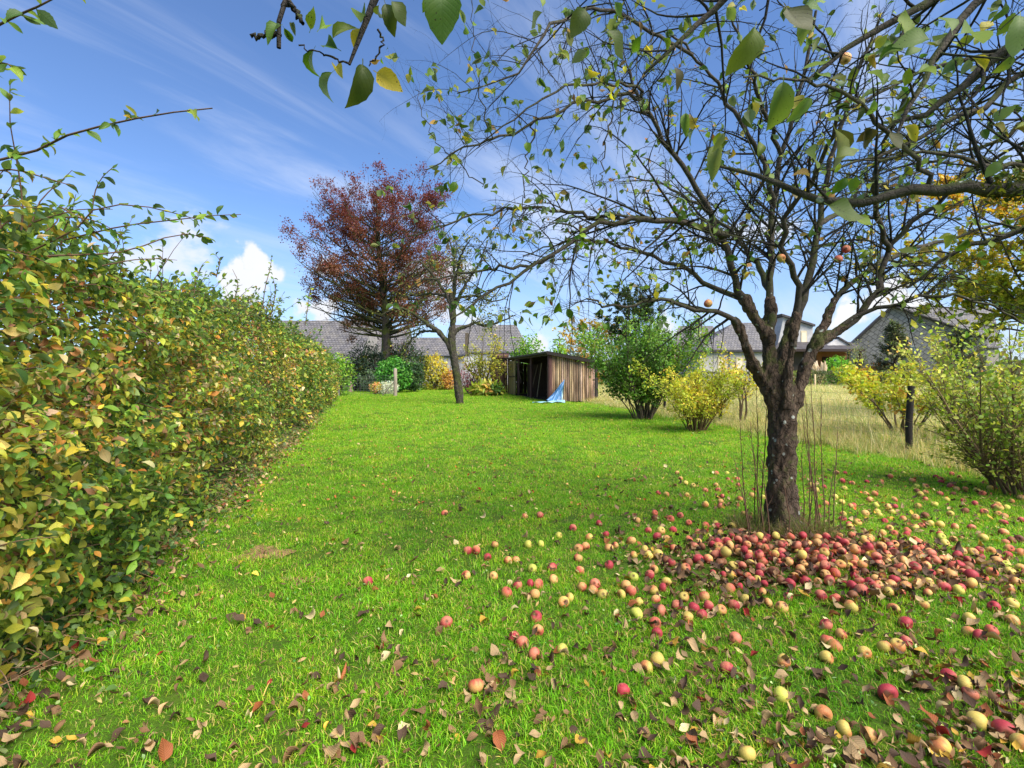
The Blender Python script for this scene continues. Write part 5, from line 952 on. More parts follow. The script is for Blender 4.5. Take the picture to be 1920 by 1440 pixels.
def near_apple():
    x0, y0 = 3.0, 1.25; t = thing('apple_tree', 'near apple tree whose mossy boughs and large leaves hang across the top edge', 'tree', (x0, y0, 0))
    base = [([(x0, y0, -.1), (x0, y0, .3), (x0 - .03, y0, 1.0), (x0 - .06, y0 + .02, 1.55), (x0 - .1, y0, 1.9)], [.24, .16, .14, .15, .12]),
            ([(x0 - .05, y0, 1.5), (x0 - .3, y0 + .1, 1.72), (x0 - .6, y0 + .2, 1.85)], [.1, .075, .06]), ([(x0 - .05, y0, 1.6), (x0 - .15, y0 - .05, 2.1), (x0 - .4, y0 - .1, 2.5)], [.11, .085, .07]), ([(x0, y0, 1.55), (x0 + .25, y0 + .2, 2.0), (x0 + .4, y0 + .4, 2.5)], [.1, .08, .06])]
    fused_trunk('trunk', base, M_BARK, t, .016)
    V3 = lambda *a: np.array(a, float)
    def L(pts, r0, r1): return ([q if isinstance(q, np.ndarray) else Q(*q) for q in pts], np.linspace(r0 * .66, r1 * .9, len(pts)))
    tr1, tr2, tr3 = V3(x0 - .55, y0 + .18, 1.84), V3(x0 - .38, y0 - .1, 2.48), V3(x0 + .35, y0 + .36, 2.4)
    limbs = [L([tr1, (1990, 352, 1.62), (1920, 356, 1.66), (1848, 353, 1.7), (1727, 362, 1.74), (1606, 372, 1.78), (1515, 362, 1.82), (1461, 344, 1.86), (1394, 320, 1.9), (1334, 308, 1.95)], .046, .005),
             L([tr2, V3(2.2, 1.35, 2.55), (1920, 79, 1.62), (1817, 151, 1.66), (1727, 217, 1.7), (1690, 232, 1.72), (1640, 262, 1.74)], .035, .004),
             L([(1739, 352, 1.75), (1727, 320, 1.72), (1666, 242, 1.66), (1606, 187, 1.6), (1533, 151, 1.56), (1470, 146, 1.52), (1394, 145, 1.5)], .014, .003),
             L([tr2, V3(2.1, 1.3, 2.9), (1800, -30, 1.75), (1727, 12, 1.75), (1654, 54, 1.75), (1594, 91, 1.75), (1515, 151, 1.75)], .030, .008),
             L([tr2, V3(2.0, 1.2, 2.8), (1850, -10, 1.5), (1787, 72, 1.48), (1727, 151, 1.46), (1692, 224, 1.45), (1676, 268, 1.45)], .026, .004),
             L([tr2, V3(1.9, 1.2, 3.0), V3(1.2, 1.5, 3.05), (1370, -15, 1.9), (1304, 48, 1.9), (1261, 91, 1.9), (1207, 139, 1.95)], .03, .006),
             L([tr3, (1960, 130, 2.6), (1860, 190, 2.6), (1760, 240, 2.6), (1660, 290, 2.6), (1560, 320, 2.6)], .032, .006), L([tr1, (1980, 430, 2.1), (1880, 440, 2.2), (1780, 480, 2.3), (1700, 540, 2.4)], .03, .006),
             L([tr3, (1980, 210, 2.9), (1880, 260, 3.0), (1780, 290, 3.1), (1640, 330, 3.2)], .03, .006), L([tr3, (1970, 300, 2.4), (1860, 310, 2.4), (1740, 290, 2.4), (1620, 300, 2.4)], .026, .005),
             L([tr3, (1990, 20, 2.6), (1890, 90, 2.6), (1790, 120, 2.6), (1690, 150, 2.7), (1600, 200, 2.7)], .03, .006)]
    pos, d, n, sz = twiggery(t, limbs, dict(s=.75, d1=11, d2=8, d3=12, l1=.32, droop=-.05, b1=(0, .1, .7)), 620, .066, (M_LIMB, M_TWIG))
    ok = pos[:, 1] > 1.15; pos, d, n, sz = pos[ok], d[ok], n[ok], sz[ok]
    # the twig that hangs into the sky, reaching over from the same crown
    hang = [L([tr2, V3(1.9, .95, 2.95), V3(1.0, .85, 2.85), V3(.2, .9, 2.6), (735, -60, 1.02), (716, 12, 1.02), (704, 68, 1.02), (680, 100, 1.02), (655, 121, 1.02)], .024, .0035), L([(655, 121, 1.02), (620, 108, 1.02), (585, 95, 1.02), (560, 85, 1.02)], .0035, .0015), L([(708, 55, 1.02), (716, 80, 1.03), (706, 105, 1.03), (692, 124, 1.03)], .004, .0015),
            L([V3(.2, .9, 2.6), (560, -60, 1.0), (534, 8, 1.0), (527, 40, 1.0), (518, 60, 1.0), (521, 80, 1.0), (523, 90, 1.0)], .012, .004), L([(537, 2, 1.0), (553, 22, 1.0), (568, 44, 1.0)], .007, .004), L([(521, 62, 1.0), (500, 66, 1.0), (474, 70, 1.0)], .0075, .004)]
    for pts, r in hang:
        p, rr = resample(pts, r, 20); p[1:-1] += rng.normal(0, .003, (18, 3)); mb = MB(); rr = rr * (1 + .25 * rng.uniform(-1, 1, 20)); tubes(mb, p[None], rr[None], 7, (.1, .1, .1)); mb.build('limb', M_TWIG, t)
    # traced leaves: base pixel, tip pixel, distance, tone
    GR, YG, YE, BR, PA = (70, 104, 24), (104, 128, 30), (186, 164, 36), (92, 66, 54), (112, 128, 104)
    tl = [((580, 62), (598, 14), 1.02, YG), ((594, 60), (628, 18), 1.02, YG), ((618, 78), (660, 34), 1.01, GR), ((640, 96), (588, 62), 1.0, GR), ((678, 48), (656, 86), 1.03, YE), ((592, 86), (560, 142), 1.02, GR), ((630, 130), (574, 166), 1.0, GR), ((628, 128), (632, 108), 1.01, YE), ((680, 110), (686, 188), 1.0, GR), ((700, 132), (746, 160), 1.01, YE), ((530, 46), (494, 62), 1.0, GR), ((530, 48), (550, 80), 1.0, GR),
          ((686, 30), (662, 2), .98, GR), ((712, 4), (700, 44), .95, BR), ((730, -4), (764, 40), .95, BR), ((720, 0), (738, 52), .97, BR), ((826, -40), (832, 62), .9, GR), ((846, -20), (852, 6), .95, YE), ((545, 40), (552, 58), 1.0, GR),
          ((1496, 18), (1560, 4), 1.2, GR), ((1470, 6), (1510, 82), 1.15, BR), ((1520, 30), (1500, 66), 1.2, PA), ((1286, 206), (1284, 250), 1.5, YG), ((1418, 40), (1400, 124), 1.35, YG), ((1410, 80), (1408, 126), 1.4, GR), ((1528, 178), (1482, 224), 1.2, PA), ((1496, 130), (1558, 126), 1.25, PA), ((1470, 140), (1468, 230), 1.3, YG), ((1560, 300), (1612, 272), 1.2, YG), ((1500, 282), (1560, 300), 1.2, GR), ((1560, 230), (1600, 312), 1.3, GR), ((1592, 330), (1566, 360), 1.3, GR),
          ((1608, 326), (1596, 362), 1.35, YG), ((1545, 380), (1604, 420), 1.3, GR), ((1600, 402), (1632, 430), 1.35, YG), ((1655, 168), (1656, 112), 1.3, YG), ((1695, 168), (1700, 128), 1.3, YG), ((1715, 140), (1768, 112), 1.25, PA), ((1700, 76), (1684, 30), 1.3, YG), ((1750, 74), (1692, 62), 1.25, YG), ((1770, 60), (1800, 18), 1.3, GR), ((1790, 66), (1874, 40), 1.25, YG), ((1786, 66), (1778, 12), 1.2, PA), ((1700, 96), (1640, 86), 1.3, GR), ((1690, 108), (1734, 80), 1.3, PA), ((1690, 234), (1728, 254), 1.35, YE), ((1640, 236), (1608, 270), 1.3, BR), ((1668, 242), (1680, 290), 1.3, BR), ((1620, 232), (1640, 284), 1.3, BR), ((1640, 182), (1636, 220), 1.3, PA),
          ((1906, 100), (1876, 136), 1.2, PA), ((1912, 20), (1920, 90), 1.2, PA), ((1880, 300), (1850, 330), 1.6, YG), ((1760, 380), (1770, 402), 1.7, YG), ((1742, 384), (1776, 394), 1.7, YG), ((1420, 300), (1434, 258), 1.5, YG), ((1360, 244), (1340, 282), 1.4, PA), ((1350, 260), (1332, 330), 1.5, PA), ((1100, 10), (1078, 62), 1.7, GR), ((1130, 50), (1180, 100), 1.6, GR), ((1205, 60), (1184, 105), 1.6, GR), ((1150, 0), (1170, 30), 1.7, YG), ((1240, 68), (1262, 92), 1.7, YG), ((1230, 20), (1250, 0), 1.7, YG), ((1360, 10), (1380, 40), 1.5, PA), ((1262, 120), (1284, 165), 1.5, BR), ((1050, 560), (1044, 604), 2.6, GR), ((1062, 575), (1074, 600), 2.6, GR), ((1078, 570), (1092, 590), 2.6, YE)]
    bp = np.array([Q(*a, y) for a, b_, y, c in tl]); tp = np.array([Q(*b_, y + rng.uniform(-.04, .04)) for a, b_, y, c in tl]); tc = np.clip(s2l([c for *_, c in tl]) * np.exp(rng.normal(0, .15, (len(tl), 1))), 0, .8)
    D = tp - bp; SZ = np.linalg.norm(D, axis=1); NN = nrm(rng.normal(0, .3, bp.shape) + [0, -.9, .3])
    col = pal(len(pos), APL, .2); pos, d, n, sz, col = np.concatenate([pos, bp]), np.concatenate([d, D]), np.concatenate([n, NN]), np.concatenate([sz, SZ]), np.concatenate([col, tc])
    vis = in_frame(pos); sc = np.where(vis, sz / pos[:, 1].clip(.3), 0); sc[len(sc) - len(tl):] += 9; pick = np.zeros(len(pos), bool); pick[np.argsort(-sc)[:300]] = True
    part_leaves(t, 'leaf', M_APPLE_LEAF, T_APL_FINE, pos[pick], d[pick], n[pick], sz[pick], col[pick], 60)
    mb = MB(); leaves_mix(mb, T_APL, pos[~pick], d[~pick], n[~pick], sz[~pick], col[~pick]); mb.build('foliage', M_APPLE_LEAF, t, kind='stuff')
    # cushion of moss on the thick bough
    c = Q(1905, 352, 1.66); k = 420; q = c + rng.normal(0, 1, (k, 3)) * [.05, .03, .028]; mb = MB(); leaves_mix(mb, T_NARROW, q, nrm(rng.normal(size=(k, 3)) + [0, 0, .5]), nrm(rng.normal(size=(k, 3))), .022 * rng.uniform(.6, 1.3, k), pal(k, [((62, 70, 20), 3), ((84, 92, 30), 2), ((44, 50, 18), 2)], .2)); mb.build('moss', M_LEAF, t, kind='stuff')
near_apple()

# ================================================================= fallen apples
RED, ORA, YLW, GRE = 'red', 'orange', 'yellow', 'green'
def apple_mesh(tone, seed):
    r = np.random.default_rng(seed); nl, nt_ = 13, 20; th = np.linspace(.03, np.pi - .03, nl); V = []
    el, sq = r.uniform(.82, 1.02), r.uniform(-.06, .10); ph = r.uniform(0, 6.28)
    for a in th:
        for b in np.arange(nt_) / nt_ * 2 * np.pi:
            rad = math.sin(a) * (1 + .10 * math.cos(a)) * (1 + .025 * math.cos(5 * b + ph) * max(0, -math.cos(a)) + .03 * math.cos(b + ph) + sq * .3 * math.cos(2 * b))
            z = math.cos(a) * el - math.copysign(.26, math.cos(a)) * math.exp(-(math.sin(a) / .30) ** 2) * (1.0 if math.cos(a) > 0 else .6)
            V.append((rad * math.cos(b), rad * math.sin(b), z))
    V = np.array(V); D = nrm(V); bl = nrm(r.normal(size=3) + [0, 0, .5])
    base, flush, blend = {RED: ((204, 124, 96), (168, 58, 66), (-.7, .4)), ORA: ((212, 164, 100), (194, 96, 76), (-.5, .65)), YLW: ((202, 180, 92), (206, 130, 82), (-.05, .9)), GRE: ((188, 192, 84), (206, 186, 90), (.0, .9)), 'brown': ((140, 92, 62), (104, 62, 46), (-.4, .5))}[tone]
    streak = .22 * np.sin(np.arctan2(V[:, 1], V[:, 0]) * r.integers(7, 13) + ph) + .18 * vnoise(D * 2.4 + seed, 11)
    f = np.clip(((D @ bl) + streak - blend[0]) / (blend[1] - blend[0]), 0, 1)[:, None]; f = f * f * (3 - 2 * f)
    c = s2l(base) * (1 - f) + s2l(flush) * f; end = np.exp(-((1 - np.abs(D[:, 2])) / .05) ** 2)[:, None]; c = c * (1 - end) + s2l((96, 66, 40)) * end
    sd = nrm(r.normal(size=3)); rot = np.clip(((D @ sd) - r.uniform(.70, .97)) / .05, 0, 1)[:, None] * (r.uniform() < .6); c = c * (1 - rot) + s2l((104, 68, 44)) * rot
    k = nt_; Qd = [[i * k + j, (i + 1) * k + j, (i + 1) * k + (j + 1) % k, i * k + (j + 1) % k] for i in range(nl - 1) for j in range(k)]
    mb = MB(); mb.add(V, Qd, np.clip(c * r.uniform(.85, 1.1), 0, .85))
    if r.uniform() < .7: tubes(mb, np.array([[[0, 0, .55], [.03, .02, .85], [.12, .05, 1.08]]]), np.array([[.05, .035, .05]]), 5, s2l((84, 62, 44)))
    return mb
M_APPLE = None
def apple_skin():
    m, nt, out = newmat('apple_skin'); c = attr(nt, 'col'); tc = nd(nt, 'ShaderNodeTexCoord').outputs['Object']
    n = nd(nt, 'ShaderNodeTexNoise', Vector=nd(nt, 'ShaderNodeMapping', Vector=tc, Scale=(3, 3, .7)).outputs[0], Scale=3.2, Detail=5.0).outputs['Fac']
    c = mixc(nt, .6, c, mixc(nt, 1.0, c, ramp(nt, n, [(.3, (.72, .62, .62)), (.5, (1, 1, 1)), (.7, (1.25, 1.2, 1.05))]), 'MULTIPLY'))
    vo = nd(nt, 'ShaderNodeTexVoronoi', Vector=tc, Scale=11.0).outputs['Distance']
    c = mixc(nt, math_(nt, 'MULTIPLY', math_(nt, 'SUBTRACT', 1.0, smooth(nt, vo, .06, .13)), .55), c, (.42, .30, .17))
    finish(nt, out, nd(nt, 'ShaderNodeBsdfPrincipled', Base_Color=c, Roughness=.55, Specular_IOR_Level=.3, Subsurface_Weight=.0).outputs[0]); return m
M_APPLE = apple_skin()
TONES = (RED, ORA, YLW, GRE, 'brown'); VAR = {}
for ti, tn_ in enumerate(TONES):
    VAR[tn_] = []
    for k in range(9 if tn_ in (RED, ORA, YLW) else 4): me = apple_mesh(tn_, 100 * ti + k).mesh('apple'); me.materials.append(M_APPLE); VAR[tn_].append(me)
AP = []                                    # x, y, z, radius, tone, zone
z8 = '867,392,R 908,392,O 962,424,R 997,362,O 1062,434,O 1100,432,O 385,540,R 858,515,O 1107,558,R 1168,545,R 1207,550,O 1053,595,O 1190,600,O 765,737,R 1328,637,Y 1358,614,Y 1275,468,R 1282,527,O 1398,418,O 1408,478,O 1417,561,O 1480,547,R 1471,574,O 1517,597,Y 1608,593,Y 1630,553,O 1198,715,R 1206,778,O 1090,808,R 1131,836,R 1188,893,R 1322,874,G 907,1058,O 1615,1071,R 1500,246,R 1373,273,R 1304,309,G 1453,318,Y 1533,302,R 1577,358,O 1549,455,R 1548,372,O 1435,362,O 1400,370,O 1215,215,R 1143,218,O 1157,358,G 1220,353,G 1178,474,G 755,213,O 990,510,O'
z7 = '97,505,R 120,483,Y 117,575,Y 160,563,R 126,617,O 22,410,Y 93,415,Y 180,334,O 155,678,R 228,645,R 310,657,R 351,693,R 283,703,Y 382,650,R 440,669,Y 504,650,R 122,740,O 134,783,R 511,803,R 83,951,Y 135,916,Y 472,958,R 667,640,O 735,663,O 558,622,Y 949,748,R 1020,784,O 956,817,O 990,842,Y 948,894,Y 744,918,Y 1132,873,Y 1230,855,Y 1292,850,Y 1332,832,R 1068,672,Y 1275,683,Y 1420,668,Y 1332,742,R 1637,735,Y 1634,790,Y 1690,815,R 1745,793,O 1760,683,R 1845,668,Y 1540,990,R 1617,1035,Y 1643,1080,R 1245,1072,R 933,1175,Y 735,1093,G 1035,1255,Y 1157,1280,O 570,1397,Y 1500,1342,Y 1675,1210,Y 1808,1260,R 1893,1330,Y 36,690,G 1265,183,Y 1320,220,O 1380,212,O 1665,152,R 1650,258,R 1570,258,O 1500,248,Y 1805,240,R 1890,230,R 1690,385,R 1695,428,R 1770,452,O 1815,464,G 1885,482,Y 1860,560,O 1835,595,O 1750,520,O 1550,540,O 1885,390,Y 1640,460,R 1450,245,Y 1160,130,O 1280,130,O 1280,160,R 1375,265,Y 1845,745,O'
TON = dict(R=RED, O=ORA, Y=YLW, G=GRE)
def far_enough(x, y, r, others, f=1.75):
    for o in others:
        if (o[0] - x) ** 2 + (o[1] - y) ** 2 < (f * .5 * (r + o[3])) ** 2: return False
    return True
for src, ox in ((z8, 540), (z7, 1180)):
    for w in src.split():
        zx, zy, c = w.split(','); px, py = ox + float(zx) / 2.572, 880 + float(zy) / 2.572
        r = rng.uniform(.029, .036); g = G(px, py + 8); AP.append([g[0], g[1], None, r, TON[c], 'traced'])
NT = len(AP); tries = 0; heap = []
while len(heap) < 195 and tries < 9000:    # the heap under the boughs, lying one against the other
    tries += 1; a = rng.uniform(0, 6.28); q = math.sqrt(rng.uniform()) ; x, y = HEAP[0] + 1.12 * q * math.cos(a) + .1, HEAP[1] + .62 * q * math.sin(a) - .02; r = rng.uniform(.023, .038)
    if (x - 2.37) ** 2 + (y - 4.33) ** 2 < .42 ** 2 or rng.uniform() < max(0, q - .62) * 1.6: continue
    if far_enough(x, y, r, heap, 1.62) and far_enough(x, y, r, AP[:NT], 1.7): heap.append([x, y, None, r, rng.choice([RED, ORA, YLW, 'brown'], p=[.36, .30, .17, .17]), 'heap'])
top = []
for _ in range(400):
    a = rng.uniform(0, 6.28); q = math.sqrt(rng.uniform()) * .62; x, y = HEAP[0] + 1.0 * q * math.cos(a), HEAP[1] + .55 * q * math.sin(a); r = rng.uniform(.028, .037)
    if len(top) < 34 and (x - 2.37) ** 2 + (y - 4.33) ** 2 > .45 ** 2 and far_enough(x, y, r, top, 3.0): top.append([x, y, float(gz(x, y)) + .034 + r, r, rng.choice([RED, ORA, YLW], p=[.55, .3, .15]), 'heap'])
scat = []; tries = 0
while len(scat) < 215 and tries < 9000:    # loosely strewn all round the trunk
    tries += 1; px, py = rng.uniform(1180, 2120), 890 + 260 * rng.uniform() ** 1.3; dens = math.exp(-((py - 1020) / 95) ** 2) * (1.0 if px > 1560 else .55) + (.30 if py < 960 and 1240 < px < 1900 else 0)
    if rng.uniform() > dens: continue
    x, y = G(px, py); r = rng.uniform(.028, .037)
    if ((x - HEAP[0]) / 1.15) ** 2 + ((y - HEAP[1]) / .62) ** 2 < .8 or (x - 2.37) ** 2 + (y - 4.33) ** 2 < .35 ** 2: continue
    if far_enough(x, y, r, AP, 2.2) and far_enough(x, y, r, scat, 2.3): scat.append([x, y, None, r, rng.choice([RED, ORA, YLW, GRE, 'brown'], p=[.26, .38, .22, .07, .07]), 'scatter'])
ALL = AP + heap + top + scat
for a in ALL:
    if a[2] is None: a[2] = float(gz(a[0], a[1])) + a[3] * rng.uniform(.55, .85)
def rand_rot(lie=True):
    from mathutils import Euler
    e = Euler((rng.uniform(.3, 2.4), rng.uniform(-.6, .6), rng.uniform(0, 6.28))); return Euler((0, 0, rng.uniform(0, 6.28))).to_matrix() @ e.to_matrix()
sc = np.array([a[3] / a[1] if in_frame(np.array([[a[0], a[1], a[2]]]), 10)[0] else 0 for a in ALL]); sc[:NT] += 1; order = np.argsort(-sc); single, rest = order[:300], order[300:]
WORD = {RED: 'red', ORA: 'orange flushed', YLW: 'yellow', GRE: 'pale green', 'brown': 'brown rotting'}
def zone(a):
    py = HZ + F * (CZ - a[2]) / a[1]; px = 960 + F * a[0] / a[1]
    if a[5] == 'heap':
        u, v = (a[0] - HEAP[0]) / 1.12, (a[1] - HEAP[1]) / .62
        return ('back edge' if v > .33 else 'front edge' if v < -.33 else 'middle') + ' of the heap, ' + ('left end' if u < -.5 else 'left of centre' if u < -.12 else 'at centre' if u < .2 else 'right of centre' if u < .55 else 'right end')
    if py > 1290: return 'on the nearest leafy grass'
    if py > 1200: return 'on grass, second row from the camera'
    if py > 1140: return 'on grass just in front of the heap'
    if px < 960: return 'far out on open lawn'
    if px < 1090: return 'on open lawn ' + ('further back' if py < 1060 else 'nearer') + ', left of the heap'
    if px < 1290: return 'on grass beside the heap, ' + ('far side' if py < 1000 else 'trunk level' if py < 1070 else 'near side')
    if py < 985: return 'on lawn behind the trunk' + (', fence side' if px > 1500 else '')
    return 'on grass right of the heap, ' + ('far side' if py < 1040 else 'near side')
byz = {}
for i in single: byz.setdefault((zone(ALL[i]), ALL[i][4]), []).append(i)
for (zn, tn_), ids in byz.items():
    ids.sort(key=lambda i: ALL[i][0] / ALL[i][1])
    for k, i in enumerate(ids):
        a = ALL[i]; o = bpy.data.objects.new('apple', VAR[tn_][int(rng.integers(len(VAR[tn_])))]); COL.objects.link(o)
        o.matrix_world = Matrix.Translation((a[0], a[1], a[2])) @ rand_rot().to_4x4() @ Matrix.Diagonal((a[3] * rng.uniform(.9, 1.12), a[3], a[3] * rng.uniform(.88, 1.08), 1))
        if len(ids) > 30: lab = f'{WORD[tn_]} apple {zn}'
        elif len(ids) == 1: lab = f'only {WORD[tn_]} apple {zn}'
        else: lab = f'{WORD[tn_]} apple {zn}, {ORD[k]} from left'
        tag(o, lab, 'apple', 'fallen apples under the old apple tree')
mb = MB()
for i in rest:
    a = ALL[i]; me = VAR[a[4]][int(rng.integers(len(VAR[a[4]])))]; n = len(me.vertices); v = np.zeros(n * 3, np.float32); me.vertices.foreach_get('co', v); c = np.zeros(n * 4, np.float32); me.attributes['col'].data.foreach_get('color', c)
    f = np.zeros(len(me.loops), np.int32); me.loops.foreach_get('vertex_index', f); R3 = np.array(rand_rot()); mb.add(v.reshape(-1, 3) @ R3.T * a[3] + [a[0], a[1], a[2]], f.reshape(-1, 4), c.reshape(-1, 4)[:, :3])
tag(mb.build('smaller_windfalls', M_PLAIN, kind='stuff'), 'further windfall apples strewn over the grass around the trunk', 'apples')
for px, py, Y, tn_, l in ((1464, 484, 3.9, YLW, 'yellow apple still hanging in the tree beside the central limb'), (1587, 467, 4.1, RED, 'dull red apple hanging in the tree, upper of two near the fork'), (1572, 486, 4.1, RED, 'small dark red apple hanging just below another red one'), (1585, 110, 3.0, ORA, 'orange red apple hanging high among the big leaves'), (1328, 569, 3.9, ORA, 'withered orange apple hanging low over the white bungalow roof')):
    q = P(px, py, Y); o = bpy.data.objects.new('apple', VAR[tn_][0]); COL.objects.link(o); o.matrix_world = Matrix.Translation(tuple(q)) @ rand_rot().to_4x4() @ Matrix.Scale(.033, 4); tag(o, l, 'apple')

# ================================================================= fallen leaves
T_FALL = [leaf_tmpl(10, .30, f, c, tw, .0, .12, cu, .10) for f, c, tw, cu in ((.3, .8, .7, .4), (.7, 1.6, -1.0, .6), (.3, -1.2, .8, .4), (1.05, 2.2, 1.2, .7), (.5, .6, -1.4, .5), (.8, -1.6, .8, .7), (.2, .5, .4, .35), (1.2, .8, .3, .3), (.15, -.5, -.5, .5))]
T_FALL_FAR = [leaf_tmpl(5, .32, f, c, tw, 0, .1, cu) for f, c, tw, cu in ((.4, .9, .5, .3), (.9, 1.7, -.8, .4), (.3, -1.2, .6, .2))]
LCOL = {'dark brown': (80, 62, 50), 'tan': (172, 146, 110), 'mid brown': (120, 92, 66), 'yellow': (186, 150, 60), 'russet': (150, 88, 54), 'pale cream': (206, 188, 146), 'crimson': (150, 46, 44)}
LK = list(LCOL); LW = np.array([.29, .23, .31, .05, .05, .05, .02])
pts = []
def leaf_field(n, x0, x1, y0, y1, fn):
    got = 0; tr = 0
    while got < n and tr < n * 60:
        tr += 1; px, py = rng.uniform(x0, x1), rng.uniform(y0, y1)
        if rng.uniform() < fn(px, py) * np.clip(.6 + .8 * vnoise(np.array([[*(G(px, py) * 2.6), 0.0]]), 20)[0], .2, 1.3): pts.append((*G(px, py), 'a')); got += 1
leaf_field(1750, 560, 2240, 960, 1480, lambda x, y: np.clip((x - 560) / 700, .12, 1) * np.clip((y - 900) / 260, .2, 1))
leaf_field(280, 20, 760, 930, 1480, lambda x, y: .8)
leaf_field(860, 1150, 2200, 900, 1180, lambda x, y: math.exp(-((x - 1560) / 330) ** 2 - ((y - 1060) / 85) ** 2) + .08)
leaf_field(520, 560, 1900, 760, 980, lambda x, y: np.clip((y - 740) / 200, .15, 1) * np.clip((x - 300) / 900, .2, 1))
nA = len(pts)
for _ in range(1500):                       # drift of dead leaves along the hedge foot
    y = rng.uniform(1.2, 16) ; x = hedge_x(y) + rng.normal(.12, .2) + .05; pts.append((x, y, 'h'))
for _ in range(1050):                       # packed between the apples of the heap
    a = rng.uniform(0, 6.28); q = math.sqrt(rng.uniform()); pts.append((HEAP[0] + .12 + 1.3 * q * math.cos(a), HEAP[1] + .74 * q * math.sin(a), 'p'))
pts = [p for p in pts if hedge_x(p[1]) - .4 < p[0] < fence_x(p[1]) and (p[0] - 2.37) ** 2 + (p[1] - 4.33) ** 2 > .2 ** 2]
n = len(pts); xy = np.array([p[:2] for p in pts]); kd = np.array([p[2] for p in pts]); tone = rng.choice(len(LK), n, p=LW); tone = np.where((kd == 'p') & (rng.uniform(size=n) < .7), rng.choice([0, 2], n), tone)
size = np.where(kd == 'h', rng.uniform(.05, .075, n), np.exp(rng.normal(np.log(.052), .32, n)).clip(.026, .09)); lift = np.where(kd == 'a', rng.uniform(.010, .036, n), np.where(kd == 'p', rng.uniform(.005, .055, n), rng.uniform(.005, .04, n)))
pos = np.concatenate([xy, (gz(xy[:, 0], xy[:, 1]) + lift)[:, None]], 1); a = rng.uniform(0, 6.28, n); d = np.stack([np.cos(a), np.sin(a), rng.normal(0, .14, n)], 1); nn_ = nrm(np.stack([rng.normal(0, .24, n), rng.normal(-.08, .24, n), np.where(rng.uniform(size=n) < .8, 1.0, -1.0)], 1))
col = np.clip(s2l([LCOL[LK[k]] for k in tone]) * np.exp(rng.normal(0, .22, (n, 1))), 0, .8)
s_ = np.where(in_frame(pos, 0) & (kd != 'p'), size / pos[:, 1], 0); pick = np.zeros(n, bool); pick[np.argsort(-s_)[:300]] = True
sd, dd, nv = leaf_basis(d, nn_); byv = {}
ids = np.nonzero(pick)[0]; groups = {}
for i in ids:
    py = HZ + F * (CZ - pos[i, 2]) / pos[i, 1]; px = 960 + F * pos[i, 0] / pos[i, 1]
    rw = 'nearest row' if py > 1380 else 'second row' if py > 1300 else 'third row' if py > 1230 else 'fourth row' if py > 1160 else 'furthest row'
    zn = 'at the hedge foot' if kd[i] == 'h' or pos[i, 0] < hedge_x(pos[i, 1]) + .7 else (('on grass near the hedge, ' if px < 560 else 'on grass mid lawn, ' if px < 960 else 'among apples before the heap, ' if px < 1400 else 'among apples below the trunk, ') + rw)
    groups.setdefault((zn, tone[i]), []).append(i)
for (zn, k), g in groups.items():
    g.sort(key=lambda i: pos[i, 0] / pos[i, 1])
    for r_, i in enumerate(g):
        key = (int(k), int(rng.integers(len(T_FALL))))
        if key not in byv:
            tm = T_FALL[key[1]]; mb = MB(); Lq = tm[2].copy(); Lq[:, 2] = rng.uniform(); mb.add(tm[0], tm[1], s2l(LCOL[LK[k]]) * math.exp(rng.normal(0, .1)), Lq); byv[key] = mb.mesh('fallen_leaf'); byv[key].materials.append(M_DRY)
        o = bpy.data.objects.new('fallen_leaf', byv[key]); COL.objects.link(o); m = Matrix(((sd[i][0], dd[i][0], nv[i][0], pos[i][0]), (sd[i][1], dd[i][1], nv[i][1], pos[i][1]), (sd[i][2], dd[i][2], nv[i][2], pos[i][2]), (0, 0, 0, 1))); o.matrix_world = m @ Matrix.Scale(float(size[i]), 4)
        lab = f'{LK[k]} leaf {zn}' if len(g) > 30 else (f'only {LK[k]} leaf {zn}' if len(g) == 1 else f'{LK[k]} leaf {zn}, {ORD[r_]} from left')
        tag(o, lab, 'leaf', 'dead leaves fallen on the lawn')
m = ~pick; mb = MB(); leaves_mix(mb, T_FALL_FAR, pos[m], d[m], nn_[m], size[m], col[m])
k = 2600; yy = 5 + 25 * rng.uniform(size=k) ** 1.2; xx = hedge_x(yy) + (fence_x(yy) - hedge_x(yy)) * rng.uniform(size=k); pz = np.stack([xx, yy, gz(xx, yy) + .03], 1); leaves_mix(mb, T_FALL_FAR, pz, nrm(np.stack([rng.normal(size=k), rng.normal(size=k), rng.normal(0, .3, k)], 1)), nrm(rng.normal(0, .5, (k, 3)) + [0, -.2, 1]), rng.uniform(.02, .055, k), pal(k, [((150, 100, 60), 3), ((190, 150, 90), 2), ((120, 80, 60), 2), ((190, 90, 50), 1)], .2))
tag(mb.build('leaf_litter', M_DRY, kind='stuff'), 'scattered dead leaves and bits lying over the whole lawn', 'leaf litter')

